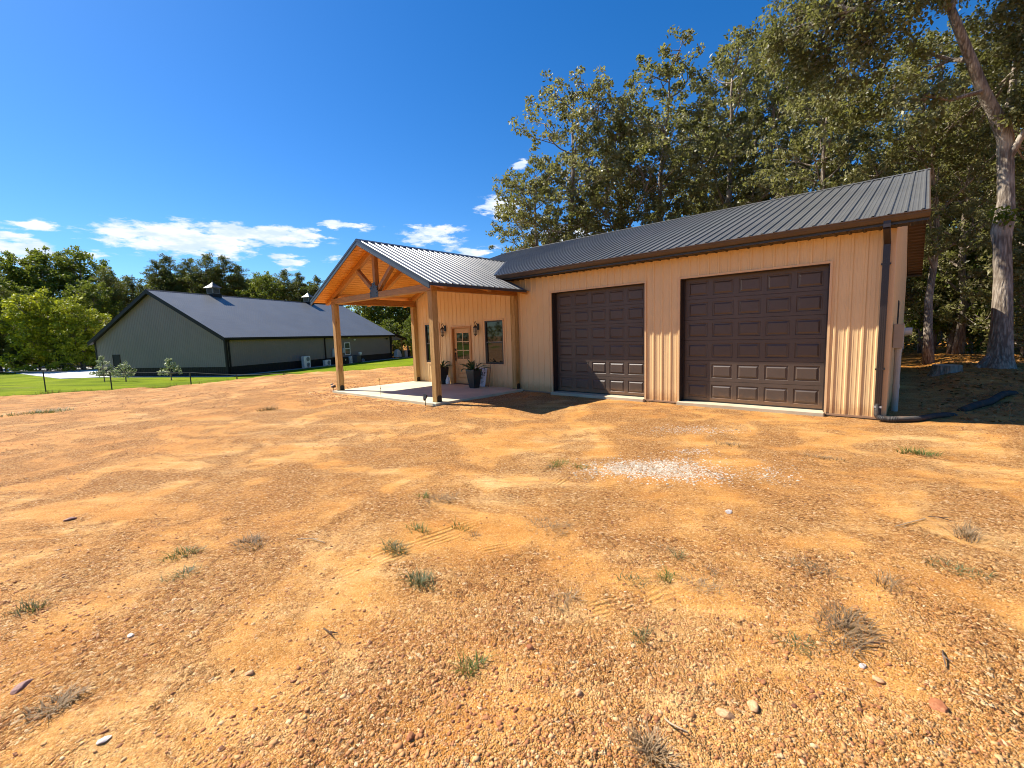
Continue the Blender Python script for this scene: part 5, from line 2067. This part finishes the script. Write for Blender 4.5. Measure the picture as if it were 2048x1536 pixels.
# far woods all round, one mass
r = np.random.default_rng(5)
n_ = 2600
aa = r.uniform(0, 2 * math.pi, n_)
ra = r.uniform(108, 128, n_)
hh = r.uniform(0, 1, n_) ** .8 * (9 + 4 * vnoise(aa * 9, aa * 0, 3))
cx_ = np.stack([CX + np.sin(aa) * ra, CY + np.cos(aa) * ra, hh - 1.0], -1)
tag(link('far_woods', leaves_mesh('far_woods', cx_, np.full(n_, 2.0), 16, 1.2, .75, HARD[0][1].materials[0], 6)), 'dense far woods closing the view all round', None, kind='stuff')
n_ = 900
aa = np.radians(r.uniform(-8, 75, n_))
ra = r.uniform(54, 72, n_)
lx2, ly2 = xy(np.sin(aa) * ra, np.cos(aa) * ra)
cx_ = np.stack([lx2, ly2, r.uniform(0, 1, n_) ** 1.3 * 7], -1)
tag(link('grove_undergrowth', leaves_mesh('grove_undergrowth', cx_, np.full(n_, 1.6), 26, .8, .45, OAKLEAF, 8)), 'dark undergrowth and foliage deep behind the grove', None, kind='stuff')

# ------------------------------------------------------------------ loose stone, grass tufts and litter
def stone_mat(name, stops, rough=.75):
    m, t, b = new_mat(name)
    at = t.n('ShaderNodeAttribute', attribute_name='tone')
    c = t.ramp(at.outputs['Fac'], stops)
    p = t.n('ShaderNodeTexCoord').outputs['Object']
    c = t.mix(t.math('MULTIPLY', t.step(t.noise(p, 60, 4), .45, .7), .35), c, (.50, .25, .10))
    t.put(b.inputs['Base Color'], c)
    b.inputs['Roughness'].default_value = rough
    b.inputs['Specular IOR Level'].default_value = .35
    t.put(b.inputs['Normal'], t.bump(t.noise(p, 140, 3), .4, .003))
    return m


STONE = stone_mat('river_gravel', [(0, (.13, .045, .022)), (.25, (.29, .105, .035)), (.5, (.43, .19, .060)), (.75, (.53, .28, .105)), (.92, (.60, .38, .19)), (1, (.68, .52, .36))])
WSTONE = stone_mat('white_limestone', [(0, (.34, .25, .15)), (.5, (.52, .44, .33)), (1, (.72, .66, .55))])
ph = (1 + 5 ** .5) / 2
ICO = np.array([(-1, ph, 0), (1, ph, 0), (-1, -ph, 0), (1, -ph, 0), (0, -1, ph), (0, 1, ph), (0, -1, -ph), (0, 1, -ph), (ph, 0, -1), (ph, 0, 1), (-ph, 0, -1), (-ph, 0, 1)]) / math.sqrt(1 + ph * ph)
ICOF = np.array([(0, 11, 5), (0, 5, 1), (0, 1, 7), (0, 7, 10), (0, 10, 11), (1, 5, 9), (5, 11, 4), (11, 10, 2), (10, 7, 6), (7, 1, 8), (3, 9, 4), (3, 4, 2), (3, 2, 6), (3, 6, 8), (3, 8, 9), (4, 9, 5), (2, 4, 11), (6, 2, 10), (8, 6, 7), (9, 8, 1)])


def stones_mesh(name, x, y, size, m, seed, flat=(.28, .6), bury=-.05, tone=None):
    r = np.random.default_rng(seed)
    n = len(x)
    z = terrain(x, y)
    V = ICO[None] * (1 + r.normal(0, .18, (n, 12, 1))) + r.normal(0, .14, (n, 12, 3))
    V = V * np.stack([np.ones(n), r.uniform(.55, .95, n), r.uniform(*flat, n)], -1)[:, None, :]
    a_ = r.uniform(0, 2 * math.pi, n)
    tl = r.normal(0, .22, n)
    ca, sa, ct, st = np.cos(a_), np.sin(a_), np.cos(tl), np.sin(tl)
    X0, Y0, Z0 = V[..., 0], V[..., 1], V[..., 2]
    X1 = X0 * ct[:, None] - Z0 * st[:, None]
    Z1 = X0 * st[:, None] + Z0 * ct[:, None]
    X2 = X1 * ca[:, None] - Y0 * sa[:, None]
    Y2 = X1 * sa[:, None] + Y0 * ca[:, None]
    hs_ = size[:, None] / 2
    P = np.stack([x[:, None] + X2 * hs_, y[:, None] + Y2 * hs_, z[:, None] + (Z1 + bury) * hs_ * 1.0], -1).reshape(-1, 3)
    T = (ICOF[None] + (np.arange(n) * 12)[:, None, None]).reshape(-1, 3)
    tn = np.clip(r.beta(2.0, 2.2, n), 0, 1) if tone is None else tone
    return np_mesh(name, P, None, T, m, False, {'tone': np.repeat(tn, 12)})


def yard_ok(x, y):
    lat, dep = ld(x, y)
    ok = dep < pad_edge(lat) + .3
    ok &= ~((x > -15.3) & (x < -9.2) & (y > -3.8))
    ok &= ~((y > -.08) & (x < .1) & (x > -15.3))
    return ok


# scattered gravel: dense in drifts, thin on the packed clay
r = np.random.default_rng(90)
N0 = 420000
rr1 = np.exp(r.uniform(math.log(1.1), math.log(26), N0))
th = r.uniform(-math.radians(58), math.radians(60), N0)
xg, yg = xy(rr1 * np.sin(th), rr1 * np.cos(th))
lat, dep = ld(xg, yg)
dr = fbm(xg * .8 + 3, yg * .8, 4, 61)
drift = sst(dr, .46, .62)
left = sst(-lat, -1.0, 5.0)
near = 1 - sst(dep, 1.5, 6)
apron = np.exp(-((np.hypot(np.maximum(np.abs(xg + 12.2) - 3.0, 0), np.maximum(np.abs(yg + 1.9) - 1.9, 0))) / 1.1) ** 2)
pr = .05 + .55 * drift * (.35 + .65 * left) + .35 * near * (.4 + .6 * drift) + .7 * apron
keep = (r.uniform(0, 1, N0) < pr * .5) & yard_ok(xg, yg)
xg, yg, rr1, ap = xg[keep], yg[keep], rr1[keep], apron[keep]
size = np.clip(np.exp(r.normal(math.log(.0098), .55, len(xg))), .0045, .034)
size = np.maximum(size, rr1 * .0022) * (1 + .8 * ap)
big = r.uniform(0, 1, len(xg)) < .012
size[big] *= 1.4
if len(xg) > 68000:
    sel = r.choice(len(xg), 68000, replace=False)
    xg, yg, size = xg[sel], yg[sel], size[sel]
lat, dep = ld(xg, yg)
tone = np.clip(r.beta(2.0, 2.0, len(xg)) - .10 * sst(-lat, 4, 12) * 0, 0, 1)
tag(link('gravel', stones_mesh('gravel', xg, yg, size, STONE, 91, tone=tone)), 'loose brown and tan gravel over the clay', None, kind='stuff')

# white gravel spill
r = np.random.default_rng(92)
pts = []
for (ua, va, su, sv, n_) in ((1240, 940, 42, 10, 900), (1330, 935, 48, 11, 1500), (1380, 955, 50, 10, 600), (1360, 858, 45, 4, 260), (1420, 858, 35, 4, 160), (1540, 948, 30, 14, 160), (1385, 900, 25, 5, 120)):
    for _ in range(int(n_ * 1.5)):
        pts.append((r.normal(ua, su), r.normal(va, sv)))
dg = []
base = {}
for (u, v) in pts:
    d = F_ + R_ * (u - 1024) / FPX - U_ * (v - 768) / FPX
    t_ = (-.05 - CZ) / d[2]
    dg.append((CX + d[0] * t_, CY + d[1] * t_))
dg = np.array(dg)
okm = yard_ok(dg[:, 0], dg[:, 1])
dg = dg[okm]
tag(link('white_gravel', stones_mesh('white_gravel', dg[:, 0], dg[:, 1], np.clip(np.exp(r.normal(math.log(.019), .42, len(dg))), .008, .055), WSTONE, 93)),
    'spill of white crushed stone in front of the doors', None, kind='stuff')

# single stones that stand out
ROCKM = {'purple': stone_mat('purple_stone', [(0, (.17, .085, .07)), (1, (.33, .19, .165))]), 'tan': stone_mat('tan_stone', [(0, (.38, .19, .08)), (1, (.58, .36, .19))]),
         'pale': stone_mat('pale_stone', [(0, (.50, .42, .36)), (1, (.70, .62, .55))]), 'red': stone_mat('red_stone', [(0, (.22, .07, .025)), (1, (.36, .13, .05))])}


def rock_mesh(size, flat, m, seed):
    """broken stone: a subdivided ball cut back by random planes"""
    r_ = np.random.default_rng(seed)
    bm = bmesh.new()
    bmesh.ops.create_icosphere(bm, subdivisions=3, radius=1)
    pl = []
    for _ in range(13):
        n_ = r_.normal(size=3)
        pl.append((n_ / np.linalg.norm(n_), r_.uniform(.55, .95)))
    el = r_.uniform(.55, .85)
    a_ = r_.uniform(0, 6.28)
    for v in bm.verts:
        p = np.array(v.co)
        k_ = min([1.0] + [d_ / max(float(p @ n_), 1e-6) for n_, d_ in pl if float(p @ n_) > d_])
        p = p * k_ + r_.normal(0, .012, 3)
        p = p * np.array([1, el, flat])
        v.co = ((p[0] * math.cos(a_) - p[1] * math.sin(a_)) * size / 2, (p[0] * math.sin(a_) + p[1] * math.cos(a_)) * size / 2, (p[2] + .25 * flat) * size / 2)
    me = bpy.data.meshes.new('stone')
    bm.to_mesh(me)
    bm.free()
    me.materials.append(m)
    at = me.attributes.new('tone', 'FLOAT', 'POINT')
    at.data.foreach_set('value', np.clip(r_.normal(.5, .2, len(me.vertices)), 0, 1).astype(np.float32))
    return me


rocks = [(45, 1374, .115, 'purple', .28, 'flat purplish slab of stone at the lower left edge'), (500, 1347, .06, 'tan', .5, 'yellow tan stone tilted up beside the gravel drift'),
         (210, 1482, .062, 'pale', .4, 'pale shiny flat stone in the lower left corner'), (1157, 1391, .055, 'tan', .6, 'rounded tan stone at the bottom centre of the yard'),
         (820, 1478, .06, 'red', .5, 'flat brick red stone at the bottom edge'), (1725, 1336, .045, 'pale', .6, 'small whitish stone right of the big dead tuft'),
         (1880, 1420, .10, 'red', .45, 'broad reddish stone at the lower right'), (1450, 1436, .085, 'tan', .45, 'large tan stone half sunk near the bottom edge'),
         (1060, 1297, .06, 'red', .5, 'rust red stone right of the green tuft'), (1458, 1027, .09, 'pale', .6, 'lone pale stone right of the tyre marks'),
         (262, 1273, .05, 'pale', .4, 'small pale stone in the left gravel drift'), (1505, 1420, .08, 'tan', .5, 'tan stone beside the half sunk large stone'),
         (1755, 1366, .07, 'tan', .5, 'yellowish wedge of stone below the small whitish stone'), (140, 1040, .11, 'purple', .35, 'flat grey violet stone far left in the yard')]
for i, (u, v, s, k, fl_, lb) in enumerate(rocks):
    x, y, z = gp(u, v)
    me = rock_mesh(s, fl_, ROCKM[k], 300 + i)
    tag(link('stone', me, None, (x, y, z)), lb, 'stone', 'single stones lying on the clay')

BL_G = leaf_mat('tuft_green', [(.04, .06, .008), (.09, .125, .012), (.17, .19, .03), (.30, .26, .07)], .55, .3)
BL_D = leaf_mat('tuft_dry', [(.09, .05, .022), (.20, .12, .055), (.34, .22, .11), (.52, .38, .20)], .7, .2)


def blades(cx0, cy0, cz0, n, rad_, h, seed, lie=.5, wid=.006):
    r = np.random.default_rng(seed)
    V, Q, T = [], [], []
    ea, eb = (1.0, r.uniform(.45, .8)) if r.uniform() < .5 else (r.uniform(.45, .8), 1.0)
    for i in range(n):
        a_ = r.uniform(0, 6.28)
        q = rad_ * r.uniform(0, 1) ** .8
        bx_, by_ = cx0 + q * math.cos(a_) * ea, cy0 + q * math.sin(a_) * eb
        l = h * r.uniform(.3, 1.25)
        out = r.uniform(.2, 1.0) * lie * 2.0
        w = wid * r.uniform(.6, 1.2)
        o_ = len(V)
        da = a_ + r.normal(0, 1.3)
        for k_ in range(4):
            s = k_ / 3
            rr0 = l * out * s * (.5 + .6 * s)
            zz = cz0 - .008 + l * s * (1 - .55 * lie * s)
            px_, py_ = bx_ + rr0 * math.cos(da), by_ + rr0 * math.sin(da)
            ww = w * (1 - s * .9)
            V += [(px_ - ww * math.sin(da), py_ + ww * math.cos(da), zz), (px_ + ww * math.sin(da), py_ - ww * math.cos(da), zz)]
            T += [float(np.clip(.25 + .45 * s + r.normal(0, .12), 0, 1))] * 2
        for k_ in range(3):
            Q.append((o_ + 2 * k_, o_ + 2 * k_ + 1, o_ + 2 * k_ + 3, o_ + 2 * k_ + 2))
    return V, Q, T


tufts = [  # column, row, spread, height, blades, kind, lie, label
    (366, 1110, .15, .10, 46, 'g', .7, 'wide green grass tuft, upper of two left of the dark dead tuft'), (365, 1150, .13, .08, 36, 'm', .8, 'dull green tuft just below the wide green one'),
    (502, 1088, .20, .09, 80, 'd', .75, 'dark dead grass tuft among gravel left of centre'), (790, 1100, .15, .10, 60, 'm', .7, 'grey green tuft above the round grey tuft'),
    (842, 1166, .15, .09, 80, 'm', .65, 'round grey green grass tuft left of centre'), (943, 1338, .085, .085, 46, 'g', .5, 'bright green weed tuft alone near the bottom centre'),
    (835, 1062, .14, .10, 26, 'g', .7, 'sparse green tuft above the grey green pair'), (922, 1060, .12, .13, 16, 'g', .45, 'thin upright green sprig right of the sparse tuft'),
    (950, 1075, .08, .08, 14, 'd', .6, 'tiny dry sprig below the thin upright sprig'), (1262, 1165, .11, .10, 22, 'm', .7, 'spiky grey green tuft, left one of the pair in the middle right'),
    (1332, 1160, .10, .10, 28, 'g', .6, 'green grass tuft, right one of the pair in the middle right'), (1357, 1115, .08, .07, 22, 'm', .6, 'little green tuft above the pair in the middle right'),
    (1413, 1146, .09, .09, 12, 'd', .6, 'few dark blades right of the middle right pair'), (1403, 1176, .15, .06, 44, 'd', .9, 'flattened brown tuft below the few dark blades'),
    (1130, 1200, .13, .07, 44, 'd', .8, 'dead brown tuft between tyre ruts right of centre'), (1690, 1258, .26, .10, 150, 'd', .8, 'largest tangled dead grass clump in the lower right'),
    (1622, 1136, .18, .07, 50, 'd', .9, 'flat dead tuft above the largest dead clump'), (1283, 1276, .08, .07, 30, 'm', .6, 'small grey tuft alone in the lower middle'),
    (1100, 1056, .24, .07, 70, 'd', .85, 'dark dead patch near the centre of the yard'), (1645, 917, .26, .09, 70, 'd', .85, 'dead grass clump in front of the right door'),
    (1836, 908, .24, .13, 80, 'g', .6, 'green grass clump on the right by the tyre tracks'), (1116, 930, .22, .12, 46, 'g', .65, 'green tuft left of the white gravel spill'),
    (1096, 938, .20, .08, 40, 'd', .8, 'dry tuft beside the green tuft left of the white spill'), (1160, 936, .12, .1, 26, 'g', .6, 'green sprig at the left end of the white spill'),
    (1458, 890, .26, .09, 60, 'd', .85, 'dead brown clump behind the white spill'), (1932, 1074, .16, .13, 60, 'd', .6, 'pale straw clump of dry stems at the right'),
    (1912, 1142, .18, .08, 40, 'm', .8, 'low grey green tuft below the pale straw clump'), (1775, 1175, .13, .11, 30, 'd', .6, 'wispy dry stems left of the low grey green tuft'),
    (880, 1000, .26, .09, 60, 'd', .85, 'dark dead clump above the centre of the yard'), (850, 995, .1, .09, 20, 'g', .6, 'green sprig touching the dark dead clump'),
    (112, 1416, .11, .07, 80, 'd', .75, 'greyish dead tuft in the lower left corner'), (55, 1222, .10, .10, 36, 'm', .5, 'upright green tuft at the left edge'),
    (1302, 1510, .10, .10, 70, 'd', .6, 'bleached straw tuft at the bottom edge'), (75, 826, .9, .22, 90, 'm', .7, 'green weeds at the far left of the clay'), (110, 824, .5, .15, 50, 'g', .7, 'small green weeds beside the far left weeds'),
    (535, 820, .28, .22, 70, 'd', .5, 'dry reddish clump left of the porch'), (1330, 1100, .1, .06, 24, 'd', .8, 'flat dry tuft above the little green tuft'), (1600, 1290, .1, .07, 30, 'm', .7, 'grey tuft below the largest dead clump'),
    (1460, 1015, .0, .0, 0, '', 0, '')]
for i, (u, v, rd, h, n_, k, lie, lb) in enumerate(tufts):
    if not n_:
        continue
    x, y, z = gp(u, v)
    V, Q, T = blades(0, 0, 0, int(n_ * 2.6), rd, h * .9, 500 + i, min(.95, lie + .08), .0028 + rd * .0065)
    V = np.array(V)
    V[:, 2] += terrain(V[:, 0] + x, V[:, 1] + y) - z
    if k == 'm':
        T = [t_ * .8 for t_ in T]
    me = np_mesh('grass_tuft', V, np.array(Q), None, BL_D if k == 'd' else (BL_G if k == 'g' else MIXM if 'MIXM' in globals() else leaf_mat('tuft_grey_green', [(.06, .06, .018), (.11, .115, .035), (.19, .18, .065), (.32, .27, .12)], .6, .25)), True, {'tone': T})
    if k == 'm' and 'MIXM' not in globals():
        MIXM = me.materials[0]
    tag(link('grass_tuft', me, None, (x, y, z)), lb, 'grass tuft', 'grass tufts growing on the clay')

# weed stalks by the slab
for (u, v, h, lb) in ((762, 797, .62, 'tall thin weed stalk in front of the porch slab'), (1878, 836, .25, 'small dry weed beside the end of the drain pipe'), (2018, 838, .28, 'small dry weed at the right edge near the drain pipe')):
    x, y, z = gp(u, v)
    o = thing('weed_stalk', lb, 'weed', (x, y, z))
    mb = MB()
    mb.tube([(x, y, z - .02), (x + .01, y, z + h * .5), (x - .03, y, z + h)], [.006, .005, .003], 5)
    mb.build('stem', mat('weed_stem', (.26, .20, .09), .8, .2), o)
    cm = leaves_mesh('seed_head', [(-.03, 0, h), (-.02, 0, h * .9), (.0, .01, h * .5)], [.03, .03, .02], 9, .05, .018, BL_D, int(u))
    link('seed_head', cm, o)

# twigs
for i, (u0, v0, u1, v1, lb) in enumerate([(1855, 1035, 1905, 1044, 'thick dark twig above the pale straw clump'), (1790, 1055, 1850, 1040, 'bent pale twig left of the thick dark twig'), (648, 1262, 676, 1270, 'dark straight twig in the left gravel drift'),
                                          (1715, 1295, 1760, 1290, 'dark broken twig under the largest dead clump'), (595, 1080, 650, 1088, 'pale thin twig above the dark dead tuft'), (1885, 1310, 1892, 1340, 'short dark twig at the lower right'),
                                          (1330, 1445, 1375, 1470, 'bleached forked twig at the bottom edge')]):
    a_, b_ = Vector(gp(u0, v0)), Vector(gp(u1, v1))
    up = Vector((0, 0, .008))
    mb = MB()
    m_ = (a_ + b_) / 2 + Vector((random.uniform(-.02, .02), random.uniform(-.02, .02), .012))
    mb.tube([a_ + up, m_ + up, b_ + up], [.0042, .0045, .003], 6)
    mb.tube([m_ + up, m_ + (b_ - a_) * .3 + Vector((.03, -.02, .03))], [.004, .002], 5)
    tag(mb.build('twig', PINEBARK if 'dark' in lb.split(' twig')[0] else mat('pale_twig', (.40, .30, .19), .85, .2, var=.25, vscale=40), None, origin=tuple(a_)), lb, 'twig', 'twigs on the clay')

# rough grass along the pad edge and thin blades over the lawn border
r = np.random.default_rng(15)
V, Q, T = [], [], []
n_ = 9000
la = r.uniform(-34, -3, n_)
de = pad_edge(la) + .55 + r.exponential(.7, n_) - .3 + .5 * (r.uniform(0, 1, n_) < .3)
bx0, by0 = xy(la, de)
bz0 = np.maximum(lawn_h(la, de), terrain(bx0, by0))
hh = r.uniform(.05, .16, n_) * (1 + 1.0 * (vnoise(la * 1.3, de, 7) > .62))
an = r.uniform(0, 6.28, n_)
w_ = r.uniform(.010, .022, n_)
base = np.stack([bx0, by0, bz0], -1)
s_ = np.stack([np.cos(an) * w_, np.sin(an) * w_, np.zeros(n_)], -1)
tip = base + np.stack([r.normal(0, .05, n_), r.normal(0, .05, n_), hh], -1)
VV = np.stack([base - s_, base + s_, tip], 1).reshape(-1, 3)
tag(link('border_grass', np_mesh('border_grass', VV, None, np.arange(n_ * 3).reshape(-1, 3), BL_G, False, {'tone': np.repeat(np.clip(r.normal(.6, .15, n_), 0, 1), 3)})),
    'ragged grass where the lawn meets the clay', None, kind='stuff')

# dead leaves on the soil right of the garage
r = np.random.default_rng(16)
n_ = 7000
xl = r.uniform(.5, 9, n_) ** 1.0
yl = r.uniform(.6, 20, n_)
zl = terrain(xl, yl) + .012
an = r.uniform(0, 6.28, n_)
l_ = r.uniform(.03, .075, n_)
u1 = np.stack([np.cos(an) * l_, np.sin(an) * l_, r.normal(0, .012, n_)], -1)
u2 = np.stack([-np.sin(an) * l_ * .5, np.cos(an) * l_ * .5, r.normal(.004, .012, n_)], -1)
c = np.stack([xl, yl, zl], -1)
VV = np.stack([c - u1, c + u2, c + u1, c - u2], 1).reshape(-1, 3)
LIT = leaf_mat('dead_leaf', [(.14, .055, .012), (.30, .13, .03), (.45, .23, .07), (.58, .36, .14)], .8, .1)
tag(link('leaf_litter', np_mesh('leaf_litter', VV, np.arange(n_ * 4).reshape(-1, 4), None, LIT, False, {'tone': np.repeat(np.clip(r.normal(.45, .2, n_), 0, 1), 4)})),
    'dead oak leaves strewn over the shaded soil', None, kind='stuff')
